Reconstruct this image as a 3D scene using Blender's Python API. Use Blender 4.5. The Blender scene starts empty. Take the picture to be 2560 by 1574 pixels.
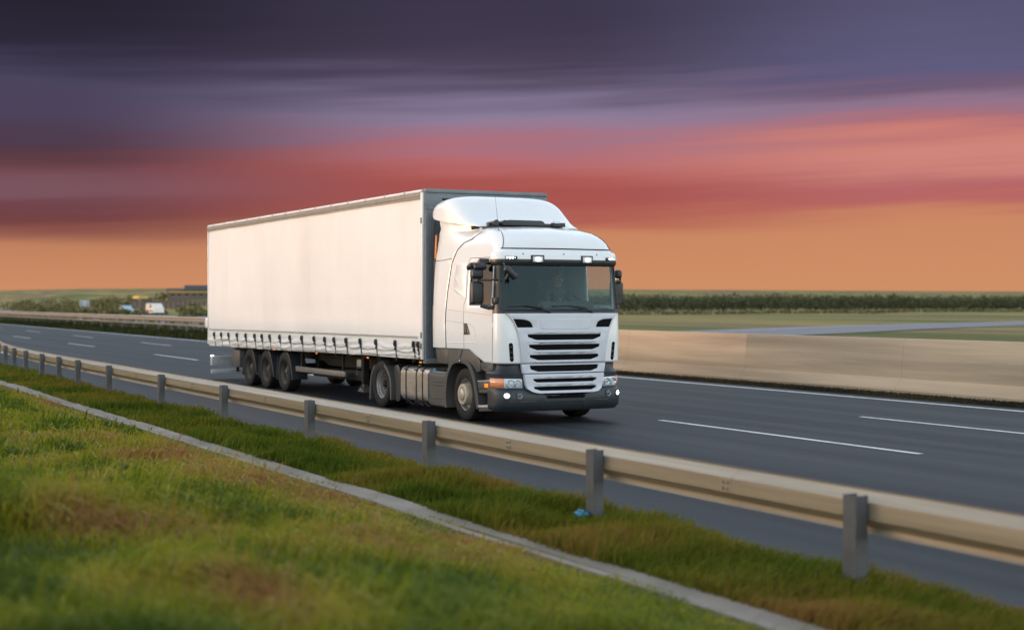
import bpy, bmesh, math, random
import numpy as np
from mathutils import Vector, Matrix

random.seed(7)
rng = np.random.default_rng(7)
scene = bpy.context.scene
COL = scene.collection
R = math.radians

# ------------------------------------------------------------------ camera
CAM = Vector((24.776, -11.055, 2.027))
YAW, PITCH = R(62.587), R(-0.441)
cam_d = bpy.data.cameras.new('camera')
cam = bpy.data.objects.new('camera', cam_d)
COL.objects.link(cam)
cam.location = CAM
cam.rotation_euler = (R(90) + PITCH, 0, YAW)
cam_d.sensor_width = 36.0
cam_d.lens = 36.0 * 3702.7 / 2560.0
cam_d.clip_start = 0.1
cam_d.clip_end = 6000.0
cam_d.dof.use_dof = True
cam_d.dof.focus_distance = 24.5
cam_d.dof.aperture_fstop = 1.15
scene.camera = cam

# ------------------------------------------------------------------ light, sky, exposure
EXPOSURE = 2.55
SUN_AZ = math.atan2(-0.81, -0.59)          # direction towards the sun in the XY plane
SUN_EL = R(2.7)
sun_dir = Vector((math.cos(SUN_EL) * math.cos(SUN_AZ), math.cos(SUN_EL) * math.sin(SUN_AZ), math.sin(SUN_EL)))
sun_d = bpy.data.lights.new('sun', 'SUN')
sun_d.energy = 0.175
sun_d.color = (1.0, 0.66, 0.53)
sun_d.angle = R(0.6)
sun = bpy.data.objects.new('sun', sun_d)
COL.objects.link(sun)
sun.rotation_euler = (-sun_dir).to_track_quat('-Z', 'Y').to_euler()
sun.location = (-40, -60, 30)

vs = scene.view_settings
vs.view_transform = 'Standard'
vs.look = 'None'
vs.exposure = EXPOSURE
vs.gamma = 1.0
vs.use_curve_mapping = False


def lin(c):
    return tuple((v / 255 / 12.92) if v / 255 <= 0.04045 else ((v / 255 + 0.055) / 1.055) ** 2.4 for v in c)


def build_world():
    w = bpy.data.worlds.new('World')
    scene.world = w
    w.use_nodes = True
    nt = w.node_tree
    nt.nodes.clear()
    N, L = nt.nodes, nt.links

    def math_(op, a, b=None, c=None, clamp=False):
        n = N.new('ShaderNodeMath')
        n.operation = op
        n.use_clamp = clamp
        for i, v in enumerate((a, b, c)):
            if v is None:
                continue
            if isinstance(v, (int, float)):
                n.inputs[i].default_value = v
            else:
                L.new(v, n.inputs[i])
        return n.outputs[0]

    def smooth(v, a, b):
        n = N.new('ShaderNodeMapRange')
        n.interpolation_type = 'SMOOTHSTEP'
        L.new(v, n.inputs[0])
        n.inputs[1].default_value = a
        n.inputs[2].default_value = b
        return n.outputs[0]

    tc = N.new('ShaderNodeTexCoord')
    sep = N.new('ShaderNodeSeparateXYZ')
    L.new(tc.outputs['Generated'], sep.inputs[0])
    x, y, z = sep.outputs
    # compass bearing, zero over the middle of the cloud bank
    fx, fy = -math.sin(YAW), math.cos(YAW)
    rx, ry = math.cos(YAW), math.sin(YAW)
    a = math_('ADD', math_('MULTIPLY', x, rx), math_('MULTIPLY', y, ry))
    b = math_('ADD', math_('MULTIPLY', x, fx), math_('MULTIPLY', y, fy))
    az = math_('ARCTAN2', a, b)
    comb = N.new('ShaderNodeCombineXYZ')
    L.new(math_('MULTIPLY', az, 2.2), comb.inputs[0])
    L.new(math_('MULTIPLY', math_('SUBTRACT', z, math_('MULTIPLY', az, 0.03)), 34.0), comb.inputs[1])
    comb.inputs[2].default_value = 3.7
    n1 = N.new('ShaderNodeTexNoise')
    n1.inputs['Scale'].default_value = 1.0
    n1.inputs['Detail'].default_value = 4.0
    n1.inputs['Roughness'].default_value = 0.55
    L.new(comb.outputs[0], n1.inputs['Vector'])
    comb2 = N.new('ShaderNodeCombineXYZ')
    L.new(math_('MULTIPLY', az, 5.0), comb2.inputs[0])
    L.new(math_('MULTIPLY', math_('SUBTRACT', z, math_('MULTIPLY', az, 0.035)), 120.0), comb2.inputs[1])
    n2 = N.new('ShaderNodeTexNoise')
    n2.inputs['Scale'].default_value = 1.0
    n2.inputs['Detail'].default_value = 3.0
    L.new(comb2.outputs[0], n2.inputs['Vector'])
    warp = math_('MULTIPLY', math_('SUBTRACT', n1.outputs[0], 0.5), smooth(z, 0.02, 0.09))
    v = math_('ADD', z, math_('MULTIPLY', warp, 0.040))
    v = math_('ADD', v, math_('MULTIPLY', math_('MULTIPLY', math_('SUBTRACT', n2.outputs[0], 0.5), smooth(z, 0.03, 0.07)), 0.024))
    t = math_('MULTIPLY', v, 4.0, clamp=True)       # 0..0.25 -> 0..1

    def ramp(stops):
        r = N.new('ShaderNodeValToRGB')
        cr = r.color_ramp
        cr.interpolation = 'B_SPLINE'
        while len(cr.elements) < len(stops):
            cr.elements.new(0.5)
        for e, (p, c) in zip(cr.elements, stops):
            e.position = min(1, p * 4.0)
            e.color = (*lin(c), 1)
        L.new(t, r.inputs[0])
        return r.outputs[0]

    O = (207, 143, 103)
    left = ramp([(0, O), (.037, (200, 135, 98)), (.046, (128, 74, 72)), (.058, (106, 58, 62)), (.072, (128, 92, 104)),
                 (.085, (112, 68, 74)), (.10, (84, 56, 66)), (.115, (76, 62, 82)), (.135, (78, 72, 98)), (.15, (64, 58, 80)),
                 (.172, (40, 36, 50)), (.22, (36, 33, 46))])
    mid = ramp([(0, O), (.046, (203, 138, 98)), (.055, (176, 92, 84)), (.072, (163, 80, 77)), (.084, (178, 92, 86)),
                (.098, (186, 112, 116)), (.11, (160, 114, 133)), (.122, (146, 130, 158)), (.136, (122, 112, 140)),
                (.147, (96, 86, 110)), (.157, (70, 61, 80)), (.21, (58, 53, 74))])
    right = ramp([(0, O), (.057, (205, 140, 101)), (.066, (186, 104, 99)), (.076, (176, 98, 103)), (.09, (212, 140, 128)),
                  (.105, (207, 128, 116)), (.118, (168, 106, 117)), (.127, (142, 122, 150)), (.137, (118, 88, 108)),
                  (.148, (96, 93, 130)), (.165, (93, 90, 122)), (.21, (82, 78, 106))])

    def mixc(f, c1, c2):
        m = N.new('ShaderNodeMix')
        m.data_type = 'RGBA'
        L.new(f, m.inputs[0])
        L.new(c1, m.inputs[6])
        L.new(c2, m.inputs[7])
        return m.outputs[2]
    c = mixc(smooth(az, -0.30, -0.02), left, mid)
    c = mixc(smooth(az, 0.02, 0.28), c, right)

    sky = N.new('ShaderNodeTexSky')
    sky.sky_type = 'NISHITA'
    sky.sun_disc = False
    sky.sun_elevation = SUN_EL
    sky.sun_rotation = math.pi / 2 - SUN_AZ
    sky.altitude = 100
    sky.air_density = 1.0
    sky.dust_density = 1.2
    sky.ozone_density = 1.9
    bg1 = N.new('ShaderNodeBackground')
    bg1.inputs[1].default_value = SKY_STRENGTH
    # thin evening haze layer over the clear sky: even all round, brighter towards the horizon as haze is
    inv = math_('SUBTRACT', 1.0, math_('MAXIMUM', z, 0.0))
    prof = math_('MULTIPLY_ADD', math_('MULTIPLY', inv, inv), 1.2, 0.5)
    veil = N.new('ShaderNodeVectorMath')
    veil.operation = 'SCALE'
    veil.inputs[0].default_value = tuple(c_ * 2.0 ** -EXPOSURE / SKY_STRENGTH for c_ in VEIL)
    L.new(prof, veil.inputs['Scale'])
    addv = N.new('ShaderNodeVectorMath')
    addv.operation = 'ADD'
    L.new(sky.outputs[0], addv.inputs[0])
    L.new(veil.outputs[0], addv.inputs[1])
    L.new(addv.outputs[0], bg1.inputs[0])
    bg2 = N.new('ShaderNodeBackground')
    bg2.inputs[1].default_value = 2.0 ** -EXPOSURE
    L.new(c, bg2.inputs[0])
    # the cloud bank stands over the far side of the road and thins out overhead and behind
    bank = math_('MULTIPLY', math_('SUBTRACT', 1.0, smooth(z, 0.20, 0.36)), smooth(b, 0.05, 0.75))
    mx = N.new('ShaderNodeMixShader')
    L.new(bank, mx.inputs[0])
    L.new(bg1.outputs[0], mx.inputs[1])
    L.new(bg2.outputs[0], mx.inputs[2])
    out = N.new('ShaderNodeOutputWorld')
    L.new(mx.outputs[0], out.inputs[0])


SKY_STRENGTH = 0.10
VEIL = (0.95, 0.95, 0.94)
build_world()

# ------------------------------------------------------------------ materials
MATS = {}


def mat(name, color, rough=0.5, metal=0.0, var=0.0, scale=8.0, bump=0.0, bscale=None, stretch=(1, 1, 1), coat=0.0,
        dirt=None, dirt_amt=0.0, emit=None, estr=0.0, spec=0.5):
    if name in MATS:
        return MATS[name]
    m = bpy.data.materials.new(name)
    m.use_nodes = True
    nt = m.node_tree
    N, L = nt.nodes, nt.links
    p = N['Principled BSDF']
    p.inputs['Base Color'].default_value = (*color, 1)
    p.inputs['Roughness'].default_value = rough
    p.inputs['Metallic'].default_value = metal
    p.inputs['Specular IOR Level'].default_value = spec
    if coat:
        p.inputs['Coat Weight'].default_value = coat
        p.inputs['Coat Roughness'].default_value = 0.08
    if emit:
        p.inputs['Emission Color'].default_value = (*emit, 1)
        p.inputs['Emission Strength'].default_value = estr
    if var or bump or dirt_amt:
        tc = N.new('ShaderNodeTexCoord')
        mp = N.new('ShaderNodeMapping')
        mp.inputs['Scale'].default_value = stretch
        L.new(tc.outputs['Object'], mp.inputs[0])
        nz = N.new('ShaderNodeTexNoise')
        nz.inputs['Scale'].default_value = scale
        nz.inputs['Detail'].default_value = 6
        nz.inputs['Roughness'].default_value = 0.6
        L.new(mp.outputs[0], nz.inputs['Vector'])
        col = None
        if var:
            r = N.new('ShaderNodeMapRange')
            r.inputs[1].default_value = 0.3
            r.inputs[2].default_value = 0.7
            r.inputs[3].default_value = 1 - var
            r.inputs[4].default_value = 1 + var
            L.new(nz.outputs[0], r.inputs[0])
            mm = N.new('ShaderNodeVectorMath')
            mm.operation = 'SCALE'
            mm.inputs[0].default_value = color
            L.new(r.outputs[0], mm.inputs['Scale'])
            col = mm.outputs[0]
        if dirt_amt:
            n2 = N.new('ShaderNodeTexNoise')
            n2.inputs['Scale'].default_value = scale * 0.35
            n2.inputs['Detail'].default_value = 8
            L.new(mp.outputs[0], n2.inputs['Vector'])
            r2 = N.new('ShaderNodeMapRange')
            r2.inputs[1].default_value = 0.48
            r2.inputs[2].default_value = 0.75
            r2.inputs[4].default_value = dirt_amt
            L.new(n2.outputs[0], r2.inputs[0])
            mx = N.new('ShaderNodeMix')
            mx.data_type = 'RGBA'
            L.new(r2.outputs[0], mx.inputs[0])
            if col:
                L.new(col, mx.inputs[6])
            else:
                mx.inputs[6].default_value = (*color, 1)
            mx.inputs[7].default_value = (*dirt, 1)
            col = mx.outputs[2]
        if col:
            L.new(col, p.inputs['Base Color'])
        if bump:
            nb = N.new('ShaderNodeTexNoise')
            nb.inputs['Scale'].default_value = bscale or scale * 4
            nb.inputs['Detail'].default_value = 4
            L.new(mp.outputs[0], nb.inputs['Vector'])
            bp = N.new('ShaderNodeBump')
            bp.inputs['Strength'].default_value = bump
            bp.inputs['Distance'].default_value = 0.02
            L.new(nb.outputs[0], bp.inputs['Height'])
            L.new(bp.outputs[0], p.inputs['Normal'])
    MATS[name] = m
    return m


def glass_mat(name, tint, refl=1.0, rough=0.02, gloss=(1, 1, 1)):
    if name in MATS:
        return MATS[name]
    m = bpy.data.materials.new(name)
    m.use_nodes = True
    nt = m.node_tree
    N, L = nt.nodes, nt.links
    N.remove(N['Principled BSDF'])
    tr = N.new('ShaderNodeBsdfTransparent')
    tr.inputs[0].default_value = (*tint, 1)
    gl = N.new('ShaderNodeBsdfGlossy')
    gl.inputs['Roughness'].default_value = rough
    gl.inputs['Color'].default_value = (*gloss, 1)
    lw = N.new('ShaderNodeLayerWeight')
    pw = N.new('ShaderNodeMath')
    pw.operation = 'POWER'
    pw.inputs[1].default_value = 5.0
    L.new(lw.outputs['Facing'], pw.inputs[0])
    mu = N.new('ShaderNodeMath')          # two faces of a thin pane
    mu.operation = 'MULTIPLY_ADD'
    mu.inputs[1].default_value = 0.9
    mu.inputs[2].default_value = 0.05 * refl
    mu.use_clamp = True
    L.new(pw.outputs[0], mu.inputs[0])
    mx = N.new('ShaderNodeMixShader')
    L.new(mu.outputs[0], mx.inputs[0])
    L.new(tr.outputs[0], mx.inputs[1])
    L.new(gl.outputs[0], mx.inputs[2])
    L.new(mx.outputs[0], N['Material Output'].inputs[0])
    MATS[name] = m
    return m


M_white = mat('white_paint', (0.80, 0.80, 0.80), 0.28, coat=0.6, var=0.02, scale=2.5)
M_silver = mat('silver_plastic', (0.58, 0.585, 0.63), 0.38, var=0.03, scale=5)
M_black = mat('black_plastic', (0.018, 0.019, 0.021), 0.42, var=0.1, scale=12)
M_seam = mat('panel_gap', (0.02, 0.018, 0.016), 0.8)
M_seam_soft = mat('panel_crease', (0.42, 0.38, 0.35), 0.6)
M_mesh = mat('grille_mesh', (0.005, 0.005, 0.006), 0.7, bump=0.5, bscale=90, spec=0.08)
M_bumper = mat('bumper_plastic', (0.025, 0.029, 0.034), 0.42, var=0.12, scale=9)
M_grey = mat('grey_plastic', (0.070, 0.066, 0.062), 0.5, var=0.12, scale=7, dirt=(0.13, 0.11, 0.09), dirt_amt=0.35)
M_chassis = mat('chassis_steel', (0.014, 0.013, 0.0125), 0.75, var=0.25, scale=6, dirt=(0.06, 0.05, 0.04), dirt_amt=0.4, spec=0.25)
M_tyre = mat('tyre_rubber', (0.017, 0.0145, 0.013), 0.8, var=0.2, scale=14, dirt=(0.055, 0.045, 0.036), dirt_amt=0.4, spec=0.3)
M_rim = mat('rim_paint', (0.34, 0.33, 0.31), 0.45, metal=0.3, var=0.15, scale=12, dirt=(0.12, 0.10, 0.08), dirt_amt=0.5)
M_rimdark = mat('rim_hole', (0.01, 0.01, 0.01), 0.9)
M_rimbrown = mat('dirty_rim', (0.085, 0.074, 0.066), 0.6, metal=0.2, var=0.2, scale=12, dirt=(0.07, 0.055, 0.045), dirt_amt=0.6)
M_alu = mat('aluminium', (0.50, 0.47, 0.43), 0.36, metal=0.75, var=0.12, scale=4, dirt=(0.22, 0.18, 0.14), dirt_amt=0.4, stretch=(1, 1, 3))
M_step = mat('step_aluminium', (0.6, 0.6, 0.6), 0.35, metal=0.4)
M_tarp = mat('curtain_pvc', (0.79, 0.77, 0.755), 0.48, var=0.03, scale=1.2, bump=0.06, bscale=3.0,
             dirt=(0.56, 0.53, 0.51), dirt_amt=0.35, stretch=(1, 1, 0.5))
M_tarpband = mat('curtain_band', (0.42, 0.41, 0.38), 0.6, var=0.2, scale=30)
M_rail_alu = mat('roof_rail_alu', (0.22, 0.21, 0.20), 0.5, metal=0.2, var=0.15, scale=6)
M_front = mat('bulkhead_steel', (0.16, 0.18, 0.20), 0.5, var=0.12, scale=5)
M_lightgrey = mat('light_grey_steel', (0.42, 0.44, 0.46), 0.5, var=0.12, scale=8, dirt=(0.15, 0.13, 0.11), dirt_amt=0.4)
M_orange = mat('amber_lens', (0.75, 0.20, 0.02), 0.2, emit=(1.0, 0.28, 0.02), estr=0.12)
M_indicator = mat('indicator_lens', (0.80, 0.30, 0.13), 0.12, coat=0.8)
M_hub = mat('hub_paint', (0.50, 0.43, 0.34), 0.4, metal=0.25, var=0.1, scale=10, dirt=(0.2, 0.16, 0.12), dirt_amt=0.4)
M_lamphouse = mat('lamp_housing_chrome', (0.55, 0.57, 0.60), 0.3, metal=0.6)
M_guard = mat('side_guard_alu', (0.17, 0.155, 0.14), 0.5, metal=0.2, var=0.15, scale=4)
M_reflector = mat('lamp_reflector', (0.7, 0.72, 0.74), 0.12, metal=0.9)
M_lit = mat('lit_lamp', (1, 1, 1), 0.2, emit=(1.0, 0.98, 0.95), estr=4.0)
M_led = mat('lit_led', (1, 1, 1), 0.2, emit=(1.0, 0.95, 1.0), estr=0.8)
M_spot = mat('lit_spot', (1, 1, 1), 0.2, emit=(0.95, 1.0, 0.98), estr=0.7)


def lamp_mat(name, color, centre, edge, radius, base=(0.5, 0.52, 0.55)):
    m = bpy.data.materials.new(name)
    m.use_nodes = True
    nt = m.node_tree
    N, L = nt.nodes, nt.links
    p = N['Principled BSDF']
    p.inputs['Base Color'].default_value = (*base, 1)
    p.inputs['Roughness'].default_value = 0.15
    tc = N.new('ShaderNodeTexCoord')
    ln = N.new('ShaderNodeVectorMath')
    ln.operation = 'LENGTH'
    mp = N.new('ShaderNodeMapping')
    mp.inputs['Scale'].default_value = (0.0, 1.0, 1.4)
    L.new(tc.outputs['Object'], mp.inputs[0])
    L.new(mp.outputs[0], ln.inputs[0])
    vo = N.new('ShaderNodeTexVoronoi')
    vo.inputs['Scale'].default_value = 70
    L.new(tc.outputs['Object'], vo.inputs['Vector'])
    mr = N.new('ShaderNodeMapRange')
    mr.interpolation_type = 'SMOOTHSTEP'
    mr.inputs[1].default_value = radius
    mr.inputs[2].default_value = 0.0
    mr.inputs[3].default_value = edge
    mr.inputs[4].default_value = centre
    L.new(ln.outputs['Value'], mr.inputs[0])
    mu = N.new('ShaderNodeMath')
    mu.operation = 'MULTIPLY_ADD'
    mu.inputs[1].default_value = -0.6
    mu.inputs[2].default_value = 1.2
    L.new(vo.outputs['Distance'], mu.inputs[0])
    m2 = N.new('ShaderNodeMath')
    m2.operation = 'MULTIPLY'
    L.new(mu.outputs[0], m2.inputs[0])
    L.new(mr.outputs[0], m2.inputs[1])
    p.inputs['Emission Color'].default_value = (*color, 1)
    L.new(m2.outputs[0], p.inputs['Emission Strength'])
    return m


M_spotlens = lamp_mat('lit_spot_lens', (0.97, 1.0, 1.0), 1.5, 0.015, 0.07)
M_foglens = lamp_mat('lit_fog_lens', (1.0, 0.99, 0.97), 14.0, 0.05, 0.052)
M_interior = mat('cab_interior', (0.012, 0.0135, 0.015), 0.8, var=0.15, scale=6)
M_dash = mat('dashboard_plastic', (0.020, 0.021, 0.023), 0.6)
M_seat = mat('seat_fabric', (0.045, 0.032, 0.028), 0.9)
M_paper = mat('paper_card', (0.055, 0.052, 0.048), 0.8)
M_ws = glass_mat('windshield_glass', (0.66, 0.78, 0.80), 0.55, 0.02, (0.70, 0.92, 1.0))
M_sideglass = glass_mat('side_glass', (0.82, 0.82, 0.80), 3.0)
M_lens = glass_mat('lamp_glass', (0.92, 0.94, 0.96), 1.0)
M_mirror = mat('mirror_glass', (0.8, 0.8, 0.8), 0.03, metal=1.0)
M_rubber = mat('rubber_edge', (0.03, 0.025, 0.022), 0.55)
M_fairedge = mat('sunlit_edge_orange', (0.75, 0.24, 0.05), 0.45)  # orange of low sunlight on the fairing's rear edge, given as colour
M_blue = mat('blue_cap', (0.02, 0.16, 0.30), 0.4)
M_galv = mat('galvanised_steel', (0.345, 0.28, 0.205), 0.40, metal=0.4, var=0.20, scale=2.0, stretch=(0.25, 6, 9), bump=0.03, bscale=20,
             dirt=(0.25, 0.19, 0.13), dirt_amt=0.5)
M_post = mat('post_steel', (0.10, 0.10, 0.105), 0.55, metal=0.3, var=0.2, scale=6, dirt=(0.12, 0.10, 0.08), dirt_amt=0.4)
M_concrete = mat('barrier_concrete', (0.53, 0.38, 0.245), 0.85, var=0.16, scale=1.6, stretch=(0.14, 1, 3.0), bump=0.25, bscale=9,
                 dirt=(0.25, 0.18, 0.115), dirt_amt=0.8)
M_gutter = mat('gutter_concrete', (0.25, 0.215, 0.175), 0.9, var=0.15, scale=2.0, bump=0.3, bscale=25, dirt=(0.16, 0.14, 0.11), dirt_amt=0.6)
M_line = mat('road_paint', (0.62, 0.63, 0.63), 0.6, var=0.15, scale=6, dirt=(0.2, 0.2, 0.2), dirt_amt=0.35)


# ------------------------------------------------------------------ mesh helpers
def link(name, me, material, parent=None, smooth=False):
    o = bpy.data.objects.new(name, me)
    COL.objects.link(o)
    if material is not None:
        for m in (material if isinstance(material, (list, tuple)) else [material]):
            me.materials.append(m)
    if smooth is True:
        for p in me.polygons:
            p.use_smooth = True
    elif smooth:
        for p in me.polygons:
            p.use_smooth = True
        me.set_sharp_from_angle(angle=R(smooth))
    if parent is not None:
        o.parent = parent
    return o


def mesh(name, verts, faces, material, parent=None, smooth=False, fix=True):
    me = bpy.data.meshes.new(name)
    me.from_pydata([tuple(v) for v in verts], [], faces)
    if fix:
        bm = bmesh.new()
        bm.from_mesh(me)
        bmesh.ops.recalc_face_normals(bm, faces=bm.faces)
        bm.to_mesh(me)
        bm.free()
    return link(name, me, material, parent, smooth)


def frombm(name, bm, material, parent=None, smooth=False):
    bmesh.ops.recalc_face_normals(bm, faces=bm.faces)
    me = bpy.data.meshes.new(name)
    bm.to_mesh(me)
    bm.free()
    return link(name, me, material, parent, smooth)


def bm_box(bm, x0, x1, y0, y1, z0, z1, bev=0.0, seg=2, M=None):
    b2 = bmesh.new()
    bmesh.ops.create_cube(b2, size=1.0)
    for v in b2.verts:
        v.co = Vector(((x0 + x1) / 2 + v.co.x * (x1 - x0), (y0 + y1) / 2 + v.co.y * (y1 - y0), (z0 + z1) / 2 + v.co.z * (z1 - z0)))
    if bev:
        bmesh.ops.bevel(b2, geom=b2.edges[:], offset=bev, segments=seg, affect='EDGES', profile=0.5)
    if M is not None:
        bmesh.ops.transform(b2, matrix=M, verts=b2.verts)
    me = bpy.data.meshes.new('t')
    b2.to_mesh(me)
    b2.free()
    bm.from_mesh(me)
    bpy.data.meshes.remove(me)


def box(name, x0, x1, y0, y1, z0, z1, material, parent=None, bev=0.0, seg=2, M=None):
    bm = bmesh.new()
    bm_box(bm, x0, x1, y0, y1, z0, z1, bev, seg, M)
    return frombm(name, bm, material, parent, 40 if bev else False)


def prism(name, pts, axis, a0, a1, material, parent=None, bev=0.0, smooth=40):
    """polygon in the two other axes, extruded along axis"""
    bm = bmesh.new()

    def P(u, v, a):
        return {'x': (a, u, v), 'y': (u, a, v), 'z': (u, v, a)}[axis]
    v0 = [bm.verts.new(P(u, v, a0)) for u, v in pts]
    v1 = [bm.verts.new(P(u, v, a1)) for u, v in pts]
    n = len(pts)
    bm.faces.new(v0)
    bm.faces.new(v1[::-1])
    for i in range(n):
        bm.faces.new((v0[i], v1[i], v1[(i + 1) % n], v0[(i + 1) % n]))
    if bev:
        bmesh.ops.bevel(bm, geom=bm.edges[:], offset=bev, segments=2, affect='EDGES', profile=0.5)
    return frombm(name, bm, material, parent, smooth)


def bm_tube(bm, path, r, n=8, cap=True):
    path = [Vector(p) for p in path]
    rings = []
    up = Vector((0, 0, 1))
    for i, p in enumerate(path):
        d = (path[min(i + 1, len(path) - 1)] - path[max(i - 1, 0)]).normalized()
        a = d.cross(up)
        if a.length < 1e-3:
            a = d.cross(Vector((1, 0, 0)))
        a.normalize()
        b = a.cross(d)
        rr = r[i] if isinstance(r, (list, tuple)) else r
        rings.append([bm.verts.new(p + a * rr * math.cos(2 * math.pi * k / n) + b * rr * math.sin(2 * math.pi * k / n)) for k in range(n)])
    for i in range(len(rings) - 1):
        for k in range(n):
            bm.faces.new((rings[i][k], rings[i][(k + 1) % n], rings[i + 1][(k + 1) % n], rings[i + 1][k]))
    if cap:
        bm.faces.new(rings[0][::-1])
        bm.faces.new(rings[-1])


def tube(name, path, r, material, parent=None, n=8):
    bm = bmesh.new()
    bm_tube(bm, path, r, n)
    return frombm(name, bm, material, parent, 50)


def lathe(name, prof, center, material, parent=None, seg=48, axis='y', sign=1, dark=None, smooth=35):
    """prof: list of (r, a) with a along the axis; dark=(i, every) marks hole faces in ring i"""
    cx, cy, cz = center
    verts, faces, mi = [], [], []
    for r, a in prof:
        for k in range(seg):
            t = 2 * math.pi * k / seg
            if axis == 'y':
                verts.append((cx + r * math.cos(t), cy + sign * a, cz + r * math.sin(t)))
            elif axis == 'x':
                verts.append((cx + sign * a, cy + r * math.cos(t), cz + r * math.sin(t)))
            else:
                verts.append((cx + r * math.cos(t), cy + r * math.sin(t), cz + sign * a))
    for i in range(len(prof) - 1):
        for k in range(seg):
            k2 = (k + 1) % seg
            faces.append((i * seg + k, i * seg + k2, (i + 1) * seg + k2, (i + 1) * seg + k))
            mi.append(1 if dark and i == dark[0] and (k % dark[1]) < dark[2] else 0)
    o = mesh(name, verts, faces, material, parent, smooth)
    if dark:
        for p, m in zip(o.data.polygons, mi):
            p.material_index = m
    return o


def sheet(name, outer, holes, depth, bev, mapf, material, parent=None, cuts=None, smooth=30, rounds=0):
    """flat plate with holes in (u, v), thickness depth, mapped by mapf(u, v, w) -> xyz; w runs from -depth to 0"""
    cu = bpy.data.curves.new('tmp', 'CURVE')
    cu.dimensions = '2D'
    cu.fill_mode = 'BOTH'
    cu.extrude = depth / 2 - bev
    cu.bevel_depth = bev
    cu.bevel_resolution = 1
    cu.offset = -bev
    for pl in [outer] + holes:
        sp = cu.splines.new('POLY')
        sp.points.add(len(pl) - 1)
        for p, (u, v) in zip(sp.points, pl):
            p.co = (u, v, 0, 1)
        sp.use_cyclic_u = True
    ob = bpy.data.objects.new('tmp', cu)
    COL.objects.link(ob)
    dg = bpy.context.evaluated_depsgraph_get()
    me = bpy.data.meshes.new_from_object(ob.evaluated_get(dg))
    bpy.data.objects.remove(ob)
    bpy.data.curves.remove(cu)
    bm = bmesh.new()
    bm.from_mesh(me)
    bpy.data.meshes.remove(me)
    bmesh.ops.remove_doubles(bm, verts=bm.verts, dist=1e-5)
    bmesh.ops.triangulate(bm, faces=bm.faces[:])
    for c in (cuts or []):
        ax, val = c
        no = (1, 0, 0) if ax == 'u' else (0, 1, 0)
        co = (val, 0, 0) if ax == 'u' else (0, val, 0)
        bmesh.ops.bisect_plane(bm, geom=bm.verts[:] + bm.edges[:] + bm.faces[:], plane_co=co, plane_no=no, dist=1e-5)
    for v in bm.verts:
        v.co = Vector(mapf(v.co.x, v.co.y, v.co.z - depth / 2))
    return frombm(name, bm, material, parent, smooth)


def round_poly(pts, r, n=5):
    """round the corners of a polygon; r a number or one per corner"""
    out = []
    m = len(pts)
    for i in range(m):
        p = Vector(pts[i]).to_2d()
        a = (Vector(pts[i - 1]).to_2d() - p)
        b = (Vector(pts[(i + 1) % m]).to_2d() - p)
        rr = r[i] if isinstance(r, (list, tuple)) else r
        rr = min(rr, a.length * 0.45, b.length * 0.45)
        if rr < 1e-4:
            out.append(tuple(p))
            continue
        a = a.normalized() * rr
        b = b.normalized() * rr
        for k in range(n + 1):
            t = k / n
            out.append(tuple((1 - t) ** 2 * (p + a) + 2 * t * (1 - t) * p + t * t * (p + b)))
    return out


def empty(name, loc=(0, 0, 0)):
    o = bpy.data.objects.new(name, None)
    o.empty_display_size = 0.2
    COL.objects.link(o)
    o.location = loc
    return o


def tag(o, label=None, cat=None, group=None, kind=None):
    if label:
        o['label'] = label
    if cat:
        o['category'] = cat
    if group:
        o['group'] = group
    if kind:
        o['kind'] = kind
    return o


def interp(x, pts):
    return float(np.interp(x, [p[0] for p in pts], [p[1] for p in pts]))


def settle(root, loc):
    """move an empty to its base while its parts stay where they were built"""
    loc = Vector(loc)
    root.location = loc
    for c in root.children:
        c.location = c.location - loc


# ------------------------------------------------------------------ ground
def vnoise(x, y, s, seed=0):
    """cheap smooth value noise, numpy"""
    x = np.asarray(x, float) / s + seed * 17.31
    y = np.asarray(y, float) / s + seed * 7.77
    xi, yi = np.floor(x), np.floor(y)
    xf, yf = x - xi, y - yi
    xf = xf * xf * (3 - 2 * xf)
    yf = yf * yf * (3 - 2 * yf)

    def h(i, j):
        n = np.sin(i * 127.1 + j * 311.7 + seed * 74.7) * 43758.5453
        return n - np.floor(n)
    return (h(xi, yi) * (1 - xf) + h(xi + 1, yi) * xf) * (1 - yf) + (h(xi, yi + 1) * (1 - xf) + h(xi + 1, yi + 1) * xf) * yf


def ss(x, a, b):
    t = np.clip((np.asarray(x, float) - a) / (b - a), 0, 1)
    return t * t * (3 - 2 * t)


RX = [-2600, -2055, -1500, -1075, -800, -487, -274, -100, 200, 1200]
RZ = [5.0, 5.5, 9.5, 12.8, 11.0, 9.0, 7.2, 6.0, 5.5, 5.5]


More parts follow.
